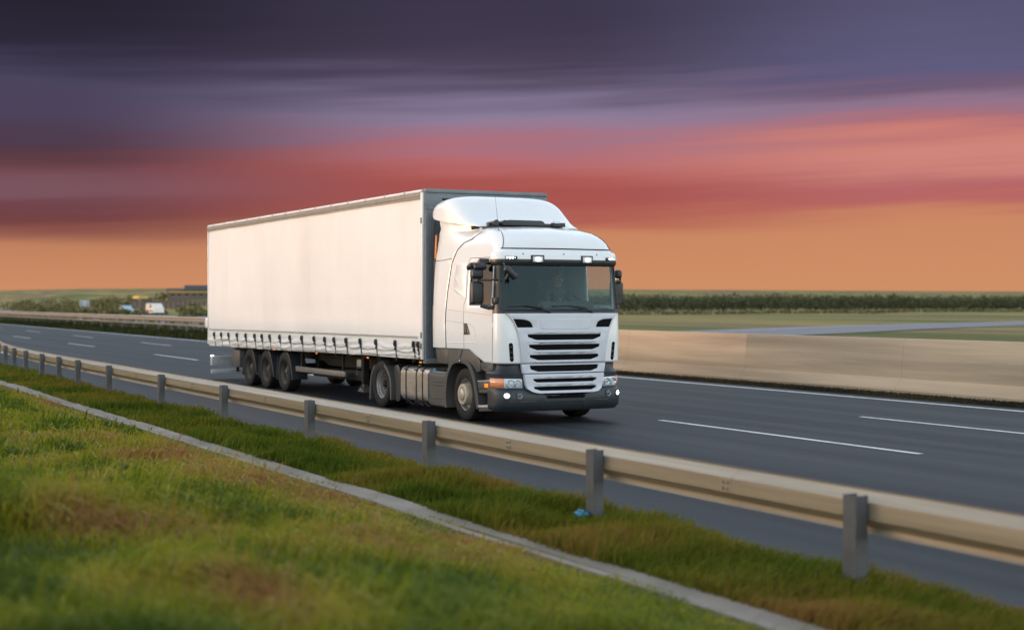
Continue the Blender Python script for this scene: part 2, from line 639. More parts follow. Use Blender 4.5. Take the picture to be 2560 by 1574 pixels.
def ground_z(X, Y):
    X = np.asarray(X, float)
    Y = np.asarray(Y, float)
    z = np.full(np.broadcast(X, Y).shape, -0.05)
    # near side: verge, gutter, bank up to a crest beyond the photographer
    bank = np.interp(Y, [-400, -120, -60, -34, -28, -11, -7, -5.75, -5.5, -5.2, -3.6], [4.8, 4.8, 4.0, 3.45, 3.0, 0.62, 0.2, 0.06, 0.02, 0.0, -0.02])
    bump = (vnoise(X, Y, 1.6, 1) - 0.5) * 0.14 + (vnoise(X, Y, 6.0, 2) - 0.5) * 0.25
    z = np.where(Y < -3.5, bank + bump * ss(-Y, 5.6, 8.5), z)
    # far side: flat valley, then a long low ridge
    far = ss(-X, 345, 820) * ss(Y, 110, 300) * np.interp(X, [-3000, -1500, -800], [24, 17, 11.2])
    m1 = 4.3 * np.exp(-(((X + 330) / 60) ** 2 + ((Y - 92) / 22) ** 2))
    m2 = 2.4 * np.exp(-(((X + 640) / 150) ** 2 + ((Y - 120) / 40) ** 2))
    m3 = 1.9 * np.exp(-(((X + 900) / 120) ** 2 + ((Y - 120) / 40) ** 2))
    fz = -0.05 + far + m1 + m2 + m3 + (vnoise(X, Y, 14, 3) - 0.5) * 0.5 * ss(Y, 150, 220)
    z = np.where(Y > 12.0, fz, z)
    return z


def axis_pts(segs):
    out = []
    for a, b, s in segs:
        out += list(np.arange(a, b, s))
    out.append(segs[-1][1])
    return np.array(out)


xs = axis_pts([(-3000, -1000, 60), (-1000, -300, 14), (-300, -60, 5), (-60, 26, 0.8), (26, 150, 6), (150, 1500, 60)])
ys = axis_pts([(-400, -60, 20), (-60, -14, 2.5), (-14, -5.8, 0.35), (-5.8, -5.0, 0.15), (-5.0, -3.4, 0.2), (-3.4, 12.2, 3.9), (12.2, 60, 4), (60, 340, 5), (340, 3000, 120)])
GX, GY = np.meshgrid(xs, ys, indexing='ij')
GZ = ground_z(GX, GY)
nx, ny = GX.shape
gv = np.stack([GX.ravel(), GY.ravel(), GZ.ravel()], 1)
ii = (np.arange(nx - 1)[:, None] * ny + np.arange(ny - 1)[None, :]).ravel()
gf = np.stack([ii, ii + ny, ii + ny + 1, ii + 1], 1)


def fast_mesh(name, v, f):
    me = bpy.data.meshes.new(name)
    me.vertices.add(len(v))
    me.vertices.foreach_set('co', np.ascontiguousarray(v, dtype=np.float32).ravel())
    k = f.shape[1]
    me.loops.add(len(f) * k)
    me.loops.foreach_set('vertex_index', np.ascontiguousarray(f, dtype=np.int32).ravel())
    me.polygons.add(len(f))
    me.polygons.foreach_set('loop_start', np.arange(0, len(f) * k, k, dtype=np.int32))
    me.polygons.foreach_set('loop_total', np.full(len(f), k, dtype=np.int32))
    me.update(calc_edges=True)
    me.validate()
    return me


def ground_material():
    m = bpy.data.materials.new('soil_and_fields')
    m.use_nodes = True
    nt = m.node_tree
    N, L = nt.nodes, nt.links
    p = N['Principled BSDF']
    p.inputs['Roughness'].default_value = 0.95
    p.inputs['Specular IOR Level'].default_value = 0.15
    g = N.new('ShaderNodeNewGeometry')
    sp = N.new('ShaderNodeSeparateXYZ')
    L.new(g.outputs['Position'], sp.inputs[0])
    nz = N.new('ShaderNodeTexNoise')
    nz.inputs['Scale'].default_value = 0.35
    nz.inputs['Detail'].default_value = 9
    nz.inputs['Roughness'].default_value = 0.65
    L.new(g.outputs['Position'], nz.inputs['Vector'])
    r1 = N.new('ShaderNodeValToRGB')
    e = r1.color_ramp.elements
    e[0].position, e[0].color = 0.3, (0.030, 0.036, 0.010, 1)
    e[1].position, e[1].color = 0.72, (0.16, 0.125, 0.055, 1)
    k = e.new(0.5)
    k.color = (0.075, 0.080, 0.020, 1)
    L.new(nz.outputs[0], r1.inputs[0])
    # fields: crop strips that run along the valley
    mp = N.new('ShaderNodeMapping')
    mp.inputs['Scale'].default_value = (0.004, 0.05, 0.0)
    L.new(g.outputs['Position'], mp.inputs[0])
    n2 = N.new('ShaderNodeTexNoise')
    n2.inputs['Scale'].default_value = 1.0
    n2.inputs['Detail'].default_value = 5
    L.new(mp.outputs[0], n2.inputs['Vector'])
    r2 = N.new('ShaderNodeValToRGB')
    e = r2.color_ramp.elements
    e[0].position, e[0].color = 0.33, (0.075, 0.105, 0.030, 1)
    e[1].position, e[1].color = 0.68, (0.20, 0.155, 0.065, 1)
    for pos, c in ((0.43, (0.13, 0.135, 0.045, 1)), (0.5, (0.27, 0.22, 0.07, 1)), (0.57, (0.17, 0.115, 0.07, 1))):
        k = e.new(pos)
        k.color = c
    L.new(n2.outputs[0], r2.inputs[0])
    mr = N.new('ShaderNodeMapRange')
    mr.inputs[1].default_value = 40
    mr.inputs[2].default_value = 70
    L.new(sp.outputs[1], mr.inputs[0])
    mx = N.new('ShaderNodeMix')
    mx.data_type = 'RGBA'
    L.new(mr.outputs[0], mx.inputs[0])
    L.new(r1.outputs[0], mx.inputs[6])
    L.new(r2.outputs[0], mx.inputs[7])
    L.new(mx.outputs[2], p.inputs['Base Color'])
    bp = N.new('ShaderNodeBump')
    bp.inputs['Strength'].default_value = 0.6
    bp.inputs['Distance'].default_value = 0.1
    L.new(nz.outputs[0], bp.inputs['Height'])
    L.new(bp.outputs[0], p.inputs['Normal'])
    return m


M_ground = ground_material()
tag(link('ground', fast_mesh('ground', gv, gf), M_ground, smooth=True), kind='structure')


def asphalt_material():
    m = bpy.data.materials.new('asphalt')
    m.use_nodes = True
    nt = m.node_tree
    N, L = nt.nodes, nt.links
    p = N['Principled BSDF']
    p.inputs['Specular IOR Level'].default_value = 0.24
    g = N.new('ShaderNodeNewGeometry')
    mp = N.new('ShaderNodeMapping')
    mp.inputs['Scale'].default_value = (0.02, 1.1, 1)
    L.new(g.outputs['Position'], mp.inputs[0])
    n1 = N.new('ShaderNodeTexNoise')          # wheel tracks and paving lanes along the road
    n1.inputs['Scale'].default_value = 1.0
    n1.inputs['Detail'].default_value = 5
    L.new(mp.outputs[0], n1.inputs['Vector'])
    n2 = N.new('ShaderNodeTexNoise')          # aggregate
    n2.inputs['Scale'].default_value = 60
    n2.inputs['Detail'].default_value = 3
    L.new(g.outputs['Position'], n2.inputs['Vector'])
    r = N.new('ShaderNodeValToRGB')
    e = r.color_ramp.elements
    e[0].position, e[0].color = 0.40, (0.027, 0.037, 0.049, 1)
    e[1].position, e[1].color = 0.62, (0.105, 0.122, 0.142, 1)
    L.new(n1.outputs[0], r.inputs[0])
    mm = N.new('ShaderNodeMix')
    mm.data_type = 'RGBA'
    mm.blend_type = 'MULTIPLY'
    mm.inputs[0].default_value = 0.5
    L.new(r.outputs[0], mm.inputs[6])
    L.new(n2.outputs[0], mm.inputs[7])
    sc = N.new('ShaderNodeVectorMath')
    sc.operation = 'SCALE'
    sc.inputs['Scale'].default_value = 0.50
    L.new(mm.outputs[2], sc.inputs[0])
    L.new(sc.outputs[0], p.inputs['Base Color'])
    rr = N.new('ShaderNodeMapRange')
    rr.inputs[3].default_value = 0.55
    rr.inputs[4].default_value = 0.78
    L.new(n1.outputs[0], rr.inputs[0])
    L.new(rr.outputs[0], p.inputs['Roughness'])
    bp = N.new('ShaderNodeBump')
    bp.inputs['Strength'].default_value = 0.25
    bp.inputs['Distance'].default_value = 0.006
    L.new(n2.outputs[0], bp.inputs['Height'])
    L.new(bp.outputs[0], p.inputs['Normal'])
    return m


M_asphalt = asphalt_material()


def slope(X):
    """slight bearing of the carriageway against the truck"""
    return -0.010 * X


def strip(name, y0, y1, z, x0, x1, material, step=5.0, jag=0.0, parent=None):
    X = np.arange(x0, x1 + 0.01, step)
    v, f = [], []
    for i, x in enumerate(X):
        j0, j1 = (random.uniform(-jag, jag), random.uniform(-jag, jag)) if jag else (0, 0)
        v += [(x, y0 + slope(x) + j0, z), (x, y1 + slope(x) + j1, z)]
    for i in range(len(X) - 1):
        f.append((2 * i, 2 * i + 2, 2 * i + 3, 2 * i + 1))
    return mesh(name, v, f, material, parent)


road = tag(strip('road', -3.55, 10.95, 0.0, -900, 300, M_asphalt, 5.0, 0.03), kind='structure')
tag(strip('edge_line', 10.22, 10.42, 0.004, -900, 300, M_line), kind='structure')
tag(strip('shoulder_line', -2.05, -1.87, 0.004, -900, 300, M_line), kind='structure')
# lane dashes, lengths and gaps read off the photograph
def dashes(name, Y, starts, length, w):
    for s in starts:
        tag(strip(name, Y - w / 2, Y + w / 2, 0.004, s, s + length, M_line, length / 2), kind='structure')


dashes('lane_dash', 3.12, [3.1 + 18.6 * k for k in range(-12, 3)], 6.5, 0.13)
dashes('lane_dash', 6.75, [4.1 + 18.9 * k for k in range(-12, 3)], 6.5, 0.13)
tag(strip('paving_joint', 4.86, 4.885, 0.003, -300, 100, M_black), kind='structure')


def gutter():
    prof = [(-5.56, -0.12), (-5.56, 0.04), (-5.50, 0.048), (-5.38, 0.012), (-5.26, 0.032), (-5.20, 0.03), (-5.20, -0.12)]
    X = np.arange(-140, 40.1, 1.0)
    v, f = [], []
    n = len(prof)
    for x in X:
        j = random.uniform(-0.012, 0.012)
        for y, z in prof:
            v.append((x, y + 0.10 + j, z + (vnoise(x, 0, 2.5, 9) - 0.5) * 0.03))
    for i in range(len(X) - 1):
        for k in range(n - 1):
            f.append((i * n + k, (i + 1) * n + k, (i + 1) * n + k + 1, i * n + k + 1))
    o = mesh('gutter', v, f, M_gutter, None, 30)
    tag(o, kind='structure')


gutter()


# ------------------------------------------------------------------ near guardrail
W_PROF = [(0.004, 0.690), (0.0, 0.675), (0.012, 0.655), (0.070, 0.618), (0.083, 0.606), (0.084, 0.55), (0.083, 0.484), (0.070, 0.470),
          (0.012, 0.432), (0.0, 0.415), (0.002, 0.395), (0.020, 0.372)]


def rail_y(x):
    """plan of the rail: straight, flaring away slightly at the far end"""
    return -3.78 + slope(x) * 0.4 + (0.0035 * max(0.0, -16 - x) ** 2 if x > -34 else 0.0035 * 18 ** 2 + 0.126 * (-34 - x) * 0.02)


def w_beam(name, x0, x1, parent, material, yfun, prof, t=0.004, side=-1, dz=0.0, step=0.7):
    n = len(prof)
    X = np.linspace(x0, x1, max(2, int((x1 - x0) / step) + 1))
    v, f = [], []
    for x in X:
        for d, z in prof:
            v.append((x, yfun(x) + side * d, z + dz))
        for d, z in prof:
            v.append((x, yfun(x) + side * (d - t), z + dz - 0.001))
    m = 2 * n
    for i in range(len(X) - 1):
        for k in range(n - 1):
            f.append((i * m + k, i * m + k + 1, (i + 1) * m + k + 1, (i + 1) * m + k))
            f.append((i * m + n + k, (i + 1) * m + n + k, (i + 1) * m + n + k + 1, i * m + n + k + 1))
        for k in (0, n - 1):
            f.append((i * m + k, (i + 1) * m + k, (i + 1) * m + n + k, i * m + n + k))
    for i in (0, len(X) - 1):
        for k in range(n - 1):
            f.append((i * m + k, i * m + k + 1, i * m + n + k + 1, i * m + n + k))
    return mesh(name, v, f, material, parent, 28)


POSTS = [20.1, 16.5, 12.82, 9.0, 4.85, 0.55, -3.7, -8.4, -11.9, -14.4, -16.9, -19.9, -22.7, -25.6, -29.0, -32.6]


def post_mesh():
    # C section, open to the rear
    w, d, t = 0.07, 0.055, 0.007
    pts = [(-w, -d), (w, -d), (w, d), (w - 0.025, d), (w - 0.025, d - t), (w - t, d - t), (w - t, -d + t), (-w + t, -d + t),
           (-w + t, d - t), (-w + 0.025, d - t), (-w + 0.025, d), (-w, d)]
    bm = bmesh.new()
    v0 = [bm.verts.new((x, y, -0.2)) for x, y in pts]
    v1 = [bm.verts.new((x, y, 0.66)) for x, y in pts]
    n = len(pts)
    for i in range(n):
        bm.faces.new((v0[i], v0[(i + 1) % n], v1[(i + 1) % n], v1[i]))
    bm.faces.new(v1)
    bmesh.ops.recalc_face_normals(bm, faces=bm.faces)
    me = bpy.data.meshes.new('post')
    bm.to_mesh(me)
    bm.free()
    me.materials.append(M_post)
    return me


def bolt_mesh():
    bm = bmesh.new()
    bmesh.ops.create_cone(bm, cap_ends=True, segments=8, radius1=0.016, radius2=0.012, depth=0.016,
                          matrix=Matrix.Rotation(R(90), 4, 'X'))
    me = bpy.data.meshes.new('bolt')
    bm.to_mesh(me)
    bm.free()
    me.materials.append(M_galv)
    return me


def near_rail():
    root = empty('guardrail')
    tag(root, 'galvanised steel guardrail on posts along the grass verge in the foreground', 'guardrail')
    edges = [32.0, 28.0, 24.0, 18.55, 14.9, 11.0, 7.0, 2.7, -1.6, -6.0, -10.2, -13.2, -18.4, -24.2, -30.8, -40, -48, -56, -64, -72, -80]
    for i in range(len(edges) - 1):
        o = w_beam('beam', edges[i + 1] - 0.16, edges[i], root, M_galv, rail_y, W_PROF, dz=0.0)
        o.location.y = 0.003 * (i % 2)
    pm, bm_ = post_mesh(), bolt_mesh()
    px = [28.4, 24.4] + POSTS + [-36.5 - 4 * k for k in range(11)]
    for x in px:
        o = bpy.data.objects.new('post', pm)
        COL.objects.link(o)
        o.location = (x, rail_y(x) - 0.084 - 0.064, 0)
        o.rotation_euler = (0, R(random.uniform(-1, 1)), 0)
        o.parent = root
        if x > -12:
            s = box('spacer', x - 0.05, x + 0.05, rail_y(x) - 0.090, rail_y(x) - 0.086, 0.47, 0.62, M_post, root)
    for x in edges[2:13]:
        for dx in (-0.05, -0.11):
            for zz in (0.52, 0.575):
                b = bpy.data.objects.new('bolt', bm_)
                COL.objects.link(b)
                b.location = (x + dx, rail_y(x) - 0.094, zz)
                b.parent = root
    settle(root, (0, rail_y(0), 0))


near_rail()


# ------------------------------------------------------------------ median: steel rail on the left, concrete wall on the right
def median_rail():
    root = empty('median_guardrail')
    tag(root, 'distant steel guardrail with two rails on the median behind the trailer', 'guardrail')
    yf = lambda x: 14.0 - 0.012 * x
    up = [(0.0, 0.36), (0.03, 0.34), (0.08, 0.30), (0.08, 0.25), (0.01, 0.20), (0.01, 0.165), (0.08, 0.11), (0.08, 0.06), (0.03, 0.02), (0.0, 0.0)]
    lo = [(0.0, 0.12), (0.05, 0.10), (0.05, 0.02), (0.0, 0.0)]
    for i in range(34):
        x1 = -14.5 - i * 8.0
        w_beam('beam', x1 - 8.1, x1, root, M_galv, yf, up, dz=0.80, step=4, t=0.006).location.y = 0.006 * (i % 2)
        w_beam('lower_rail', x1 - 8.1, x1, root, M_galv, yf, lo, dz=0.54, step=4, t=0.006).location.y = 0.006 * (i % 2)
    bm = bmesh.new()
    bm_box(bm, -0.06, 0.06, 0.02, 0.12, -0.2, 1.12, 0.008, 1)
    me = bpy.data.meshes.new('post')
    bm.to_mesh(me)
    bm.free()
    me.materials.append(M_post)
    for i in range(68):
        o = bpy.data.objects.new('post', me)
        COL.objects.link(o)
        x = -16 - i * 4.0
        o.location = (x, yf(x), 0)
        o.parent = root
    settle(root, (-60, 14.7, 0))


median_rail()


def concrete_barrier():
    root = empty('concrete_barrier')
    tag(root, 'long tan concrete barrier wall along the far side of the road', 'barrier')
    prof = [(0.0, -0.1), (0.0, 0.075), (0.20, 0.33), (0.28, 1.19), (0.30, 1.23), (0.50, 1.23), (0.52, 1.19), (0.58, 0.33), (0.78, 0.075), (0.78, -0.1)]
    L_ = 6.0
    for i in range(14):
        x0 = -25.0 + i * L_
        v, f = [], []
        n = len(prof)
        X = [x0 + 0.002, x0 + 0.01] + list(np.linspace(x0 + 0.5, x0 + L_ - 0.5, 6)) + [x0 + L_ - 0.01, x0 + L_ - 0.002]
        for j, x in enumerate(X):
            s = 0.005 if j in (0, len(X) - 1) else 0
            for k, (d, z) in enumerate(prof):
                dd = d + s if k < n / 2 else d - s
                v.append((x, 12.05 - 0.014 * x + dd + (vnoise(x, k, 3, 5) - .5) * 0.012, z - (s if z > 1 else 0)))
        for j in range(len(X) - 1):
            for k in range(n - 1):
                f.append((j * n + k, (j + 1) * n + k, (j + 1) * n + k + 1, j * n + k + 1))
        f.append(tuple(range(n)))
        f.append(tuple(range((len(X) - 1) * n, len(X) * n))[::-1])
        mesh('barrier_segment', v, f, M_concrete, root, 25)
    settle(root, (0, 12.3, 0))


concrete_barrier()

# ------------------------------------------------------------------ truck: cab surface
YC = 1.19
HW = 1.19


def cab_params(z):
    hw = interp(z, [(1.0, 1.19), (1.9, 1.19), (2.3, 1.168), (2.7, 1.14), (2.9, 1.118), (3.0, 1.10), (3.08, 1.078), (3.15, 1.05), (3.21, 1.01), (3.25, 0.975), (3.32, 0.88), (3.36, 0.74), (3.375, 0.58)])
    fe = interp(z, [(1.0, 3.03), (1.4, 3.05), (1.86, 3.03), (2.68, 2.95), (2.9, 2.93), (3.05, 2.88), (3.15, 2.78), (3.25, 2.56), (3.32, 2.24), (3.36, 1.9), (3.375, 1.6)])
    a = interp(z, [(1.0, 0.28), (1.9, 0.26), (2.7, 0.22), (2.9, 0.26), (3.1, 0.42), (3.375, 0.5)])
    b = interp(z, [(1.0, 0.36), (1.9, 0.34), (2.7, 0.33), (2.9, 0.34), (3.1, 0.42), (3.375, 0.4)])
    cr = interp(z, [(1.0, 0.05), (2.7, 0.06), (3.1, 0.10), (3.375, 0.12)])
    return hw, fe, a, b, cr


def bumper_params(z):
    fe = interp(z, [(0.20, 2.98), (0.27, 3.05), (0.34, 3.09), (0.5, 3.10), (0.58, 3.07), (0.62, 3.03), (1.1, 3.02)])
    hw = interp(z, [(0.20, 1.15), (0.30, 1.205), (0.58, 1.205), (0.62, 1.19), (1.1, 1.18)])
    return hw, fe, 0.36, 0.46, 0.05


NEXP = 2.6


def front_x(y, z, P=cab_params):
    """x of the front surface at (y, z)"""
    hw, fe, a, b, cr = P(z)
    t = abs(y - YC)
    if t <= hw - b:
        return fe + cr * (1 - (t / (hw - b)) ** 2)
    q = min(1.0, (t - (hw - b)) / b)
    return fe - a + a * max(0.0, 1 - q ** NEXP) ** (1 / NEXP)


def cab_outline(z, sx, P=cab_params, ncorner=7, nfront=9, x_ref=2.73):
    """points from the rear near side round the front to the rear far side"""
    hw, fe, a, b, cr = P(z)
    xs_ = fe - a
    pts = []
    k = min(1.0, xs_ / x_ref) if xs_ < x_ref else 1.0
    near = []
    for x in sx:
        xx = sx[0] + (x - sx[0]) * (xs_ - sx[0]) / (x_ref - sx[0]) if xs_ < x_ref else x
        near.append((xx, YC - hw))
    corner = []
    for i in range(ncorner + 1):
        th = i / ncorner * math.pi / 2
        corner.append((xs_ + a * math.sin(th) ** (2 / NEXP), YC - hw + b * (1 - math.cos(th) ** (2 / NEXP))))
    if abs(corner[0][0] - near[-1][0]) < 1e-4:
        corner = corner[1:] if False else corner
    w = hw - b
    front = []
    for i in range(1, nfront):
        t = -1 + 2 * i / nfront
        front.append((fe + cr * (1 - t * t), YC + t * w))
    far = [(x, 2 * YC - y) for x, y in (near + corner)][::-1]
    return near + corner + front + far


TRUCK = empty('truck')
tag(TRUCK, 'white tractor unit with high roof cab and silver slatted grille pulling the trailer', 'truck')

SX = [0.90, 1.25, 1.66, 1.75, 1.86, 2.15, 2.45, 2.68, 2.72]
ZR = [1.03, 1.06, 1.12, 1.22, 1.34, 1.5, 1.68, 1.86, 1.93, 2.0, 2.2, 2.45, 2.66, 2.72, 2.80, 2.90, 2.98, 3.05, 3.12, 3.18, 3.24, 3.29, 3.32, 3.345, 3.36, 3.375]
NS = len(SX)
NCOR = 7
PER = len(cab_outline(2.0, SX))


def zb(x):
    """lower edge of the white cab side"""
    return interp(x, [(0.3, 1.23), (1.86, 1.245), (2.02, 1.215), (2.27, 1.06), (2.34, 1.035), (3.2, 1.03)])


def cab_shell():
    verts, faces, mi = [], [], []
    for r, z in enumerate(ZR):
        for i, (x, y) in enumerate(cab_outline(z, SX)):
            zz = z
            if z < 1.5:
                zz = 1.5 - (1.5 - z) * (1.5 - zb(x)) / (1.5 - 1.03)
            verts.append((x, y, zz))
    ws0, ws1 = NS + 3, PER - NS - 4          # windshield stations
    i0, i1 = SX.index(1.86), SX.index(2.68)
    glass = {'ws': [], 'near': [], 'far': []}
    for r in range(len(ZR) - 1):
        z0, z1 = ZR[r], ZR[r + 1]
        for i in range(PER - 1):
            f = (r * PER + i, r * PER + i + 1, (r + 1) * PER + i + 1, (r + 1) * PER + i)
            if z0 >= 1.93 and z1 <= 2.66 and ws0 <= i < ws1:
                glass['ws'].append(f)
                continue
            if z0 >= 2.0 and z1 <= 2.72 and i0 <= i < i1:
                glass['near'].append(f)
                continue
            if z0 >= 2.0 and z1 <= 2.72 and PER - 1 - i1 <= i < PER - 1 - i0:
                glass['far'].append(f)
                continue
            black = (1.86 <= z0 and z1 <= 2.72) and (NS + 0 <= i < PER - NS - 1)
            faces.append(f)
            mi.append(1 if black else 0)
        # rear wall
        faces.append((r * PER, (r + 1) * PER, (r + 1) * PER + PER - 1, r * PER + PER - 1))
        mi.append(0)
    # roof lid
    top = [(len(ZR) - 1) * PER + i for i in range(PER)]
    faces.append(tuple(top))
    mi.append(0)
    o = mesh('cab_body', verts, faces, [M_white, M_black], TRUCK, 38)
    for p, m in zip(o.data.polygons, mi):
        p.material_index = m
    md = o.modifiers.new('thickness', 'SOLIDIFY')
    md.thickness = 0.02
    md.offset = -1
    # glass panes, set a little behind the outer skin
    for key, nm, m in (('ws', 'windshield', M_ws), ('near', 'side_window', M_sideglass), ('far', 'side_window', M_sideglass)):
        ids = sorted({k for f in glass[key] for k in f})
        idx = {k: n for n, k in enumerate(ids)}
        vv = []
        for k in ids:
            x, y, z = verts[k]
            d = Vector((YC * 0 + 1.5 - x, YC - y, 0)).normalized() * (0.012 if key == 'ws' else 0.0)
            if key == 'near':
                d = Vector((0, 0.014, 0))
            if key == 'far':
                d = Vector((0, -0.014, 0))
            vv.append((x + d.x, y + d.y, z))
        mesh(nm, vv, [tuple(idx[k] for k in f) for f in glass[key]], m, TRUCK, True)


cab_shell()


def side_y(z, off=0.0):
    return YC - cab_params(z)[0] - off


def side_map(off, far=False):
    def f(u, v, w):
        y = side_y(v, off + w)
        return (u, y if not far else 2 * YC - y, v)
    return f


def seam(pts, r=0.006, material=None, off=0.0, name='seam', n=6, parent=None):
    P = []
    for i in range(len(pts) - 1):
        (x0, z0), (x1, z1) = pts[i], pts[i + 1]
        k = max(1, int(math.hypot(x1 - x0, z1 - z0) / 0.12))
        for j in range(k):
            t = j / k
            P.append((x0 + (x1 - x0) * t, z0 + (z1 - z0) * t))
    P.append(pts[-1])
    return tube(name, [(x, side_y(z, off) + r * 0.35, z) for x, z in P], r, material or M_seam, parent or TRUCK, n)


# door outline, door bottom follows the cab's lower edge; handle and fittings hang on it
seam([(1.66, 1.255), (1.64, 1.68), (1.645, 2.02), (1.72, 2.12), (1.755, 2.76), (1.79, 2.805), (2.68, 2.80), (2.73, 2.76), (2.745, 2.6)], 0.006)
seam([(2.755, 2.0), (2.755, 1.6), (2.75, 1.06)], 0.007)
seam([(0.93, 1.235), (0.90, 1.69), (0.955, 2.22), (1.06, 2.74), (1.23, 2.97), (1.44, 3.09), (1.72, 3.14), (1.90, 3.26)], 0.007, off=0.006)
# soft creases and the blanked sleeper window
sleeper = round_poly([(1.70, 2.12), (1.70, 2.725), (1.28, 2.725), (1.19, 2.44), (1.21, 2.24)], [0.02, 0.02, 0.05, 0.12, 0.12], 5)
sheet('sleeper_panel', sleeper, [], 0.03, 0.012, side_map(0.012), M_white, TRUCK, [('v', 2.3), ('v', 2.5)])
seam([(0.96, 1.92), (1.66, 1.885), (2.74, 1.83)], 0.004, M_seam_soft, name='crease')
seam([(0.95, 1.72), (1.66, 1.69), (1.89, 1.68), (2.02, 1.63), (2.10, 1.55), (2.12, 1.45)], 0.004, M_seam_soft, name='crease')
seam([(0.95, 1.345), (1.6, 1.35), (2.13, 1.36)], 0.008, M_white, name='crease', off=0.002)
# window rubber
seam([(1.86, 2.0), (1.86, 2.72), (2.66, 2.72), (2.68, 2.70), (2.68, 2.0), (1.86, 2.0)], 0.010, M_rubber, name='window_seal', off=-0.004)

hd = empty('door_handle')
hd.parent = TRUCK
prism('handle_recess', round_poly([(1.665, 1.49), (1.665, 1.685), (1.78, 1.685), (1.90, 1.50)], [.01, .02, .03, .02], 3), 'y', -0.012, 0.01, M_black, hd, 0.003)
prism('handle_grip', round_poly([(1.70, 1.52), (1.72, 1.66), (1.76, 1.66), (1.80, 1.52)], 0.012, 3), 'y', -0.026, -0.010, M_grey, hd, 0.004)


# side fairings behind the doors
def fairing(far=False):
    outer = [(0.38, 1.235), (0.92, 1.235), (0.89, 1.69), (0.945, 2.22), (1.05, 2.74), (1.22, 2.97), (1.43, 3.09), (1.71, 3.145), (1.86, 3.25), (1.72, 3.37),
             (0.84, 3.48), (0.36, 3.53), (0.46, 3.36), (0.41, 3.28), (0.365, 2.81)]
    outer = round_poly(outer, [0.04, 0.05, .02, .1, .1, .1, .1, .05, .02, .02, .05, .02, .03, .05, .05], 4)
    def fmap(u, v, w):
        flat = side_y(min(v, 2.95), 0.012 + w) + 0.10 * max(0, v - 2.95)
        shell = side_y(min(v, 3.3), 0.012 + w)
        k = float(ss(u, 0.75, 1.45))
        y = flat * (1 - k) + shell * k
        return (u, 2 * YC - y if far else y, v)
    o = sheet('side_fairing', outer, [], 0.05, 0.012, fmap, M_white, TRUCK,
              [('v', q) for q in (1.7, 2.2, 2.6, 2.7, 2.8, 2.9, 2.95, 3.0, 3.05, 3.1, 3.15, 3.2, 3.25, 3.3, 3.4)] + [('u', q) for q in (0.6, 0.75, 0.9, 1.05, 1.2, 1.35, 1.5, 1.65)])
    return o


fairing()
fairing(True)
seam([(0.37, 2.79), (0.7, 2.80), (1.06, 2.82)], 0.006, off=0.013)
# rubber trailing edge of the fairing ; low sun catching its upper part is painted on as an orange strip
for far in (False, True):
    fy = (lambda a, b: (2 * YC - b, 2 * YC - a)) if far else (lambda a, b: (a, b))
    prism('trailing_edge', [(0.33, 1.24), (0.385, 1.24), (0.375, 2.0), (0.325, 2.0)], 'y', *fy(0.0, 0.045), M_rubber, TRUCK, 0.006)
    prism('trailing_edge', [(0.325, 2.0), (0.375, 2.0), (0.372, 2.82), (0.325, 2.82)], 'y', *fy(0.03, 0.085), M_rubber, TRUCK, 0.006)
    prism('trailing_edge', [(0.325, 2.82), (0.372, 2.82), (0.415, 3.27), (0.375, 3.27)], 'y', *fy(0.07, 0.12), M_rubber, TRUCK, 0.006)
prism('sunlit_edge', [(0.318, 2.84), (0.37, 2.84), (0.405, 3.26), (0.365, 3.26)], 'y', 0.045, 0.068, M_fairedge, TRUCK, 0.004)


# roof air deflector
def deflector():
    secs = []
    for x in [0.20, 0.24, 0.32, 0.45, 0.62, 0.8, 0.95, 1.08, 1.2, 1.32, 1.45, 1.58, 1.68, 1.76, 1.82]:
        zbm = interp(x, [(0.2, 3.60), (0.26, 3.575), (0.33, 3.545), (0.84, 3.465), (1.54, 3.385), (1.82, 3.355)])
        zt = interp(x, [(0.2, 3.80), (0.24, 3.86), (0.32, 3.91), (0.45, 3.945), (0.62, 3.96), (0.8, 3.955), (0.95, 3.92), (1.08, 3.86), (1.2, 3.77), (1.32, 3.67), (1.45, 3.575), (1.58, 3.50), (1.68, 3.455), (1.76, 3.42), (1.82, 3.39)])
        hw = interp(x, [(0.2, 1.12), (0.32, 1.145), (0.8, 1.145), (1.3, 1.10), (1.82, 0.98)])
        ne = interp(x, [(0.2, 5), (0.8, 4.6), (1.2, 3.6), (1.82, 3.0)])
        ring = []
        for k in range(31):
            t = math.pi * k / 30
            c, s = math.cos(t), math.sin(t)
            ring.append((x, YC - hw * math.copysign(abs(c) ** (2 / ne), c), zbm + (zt - zbm) * abs(s) ** (2 / ne)))
        secs.append(ring)
    v = [p for r in secs for p in r]
    n = 31
    f = []
    for i in range(len(secs) - 1):
        for k in range(n - 1):
            f.append((i * n + k, i * n + k + 1, (i + 1) * n + k + 1, (i + 1) * n + k))
    f.append(tuple(range(n)))
    f.append(tuple(range((len(secs) - 1) * n, len(secs) * n))[::-1])
    o = mesh('roof_deflector', v, f, M_white, TRUCK, 45)
    # panel joint over the deflector
    def top(x, k):
        i = 0
        return None
    return secs


dsecs = deflector()
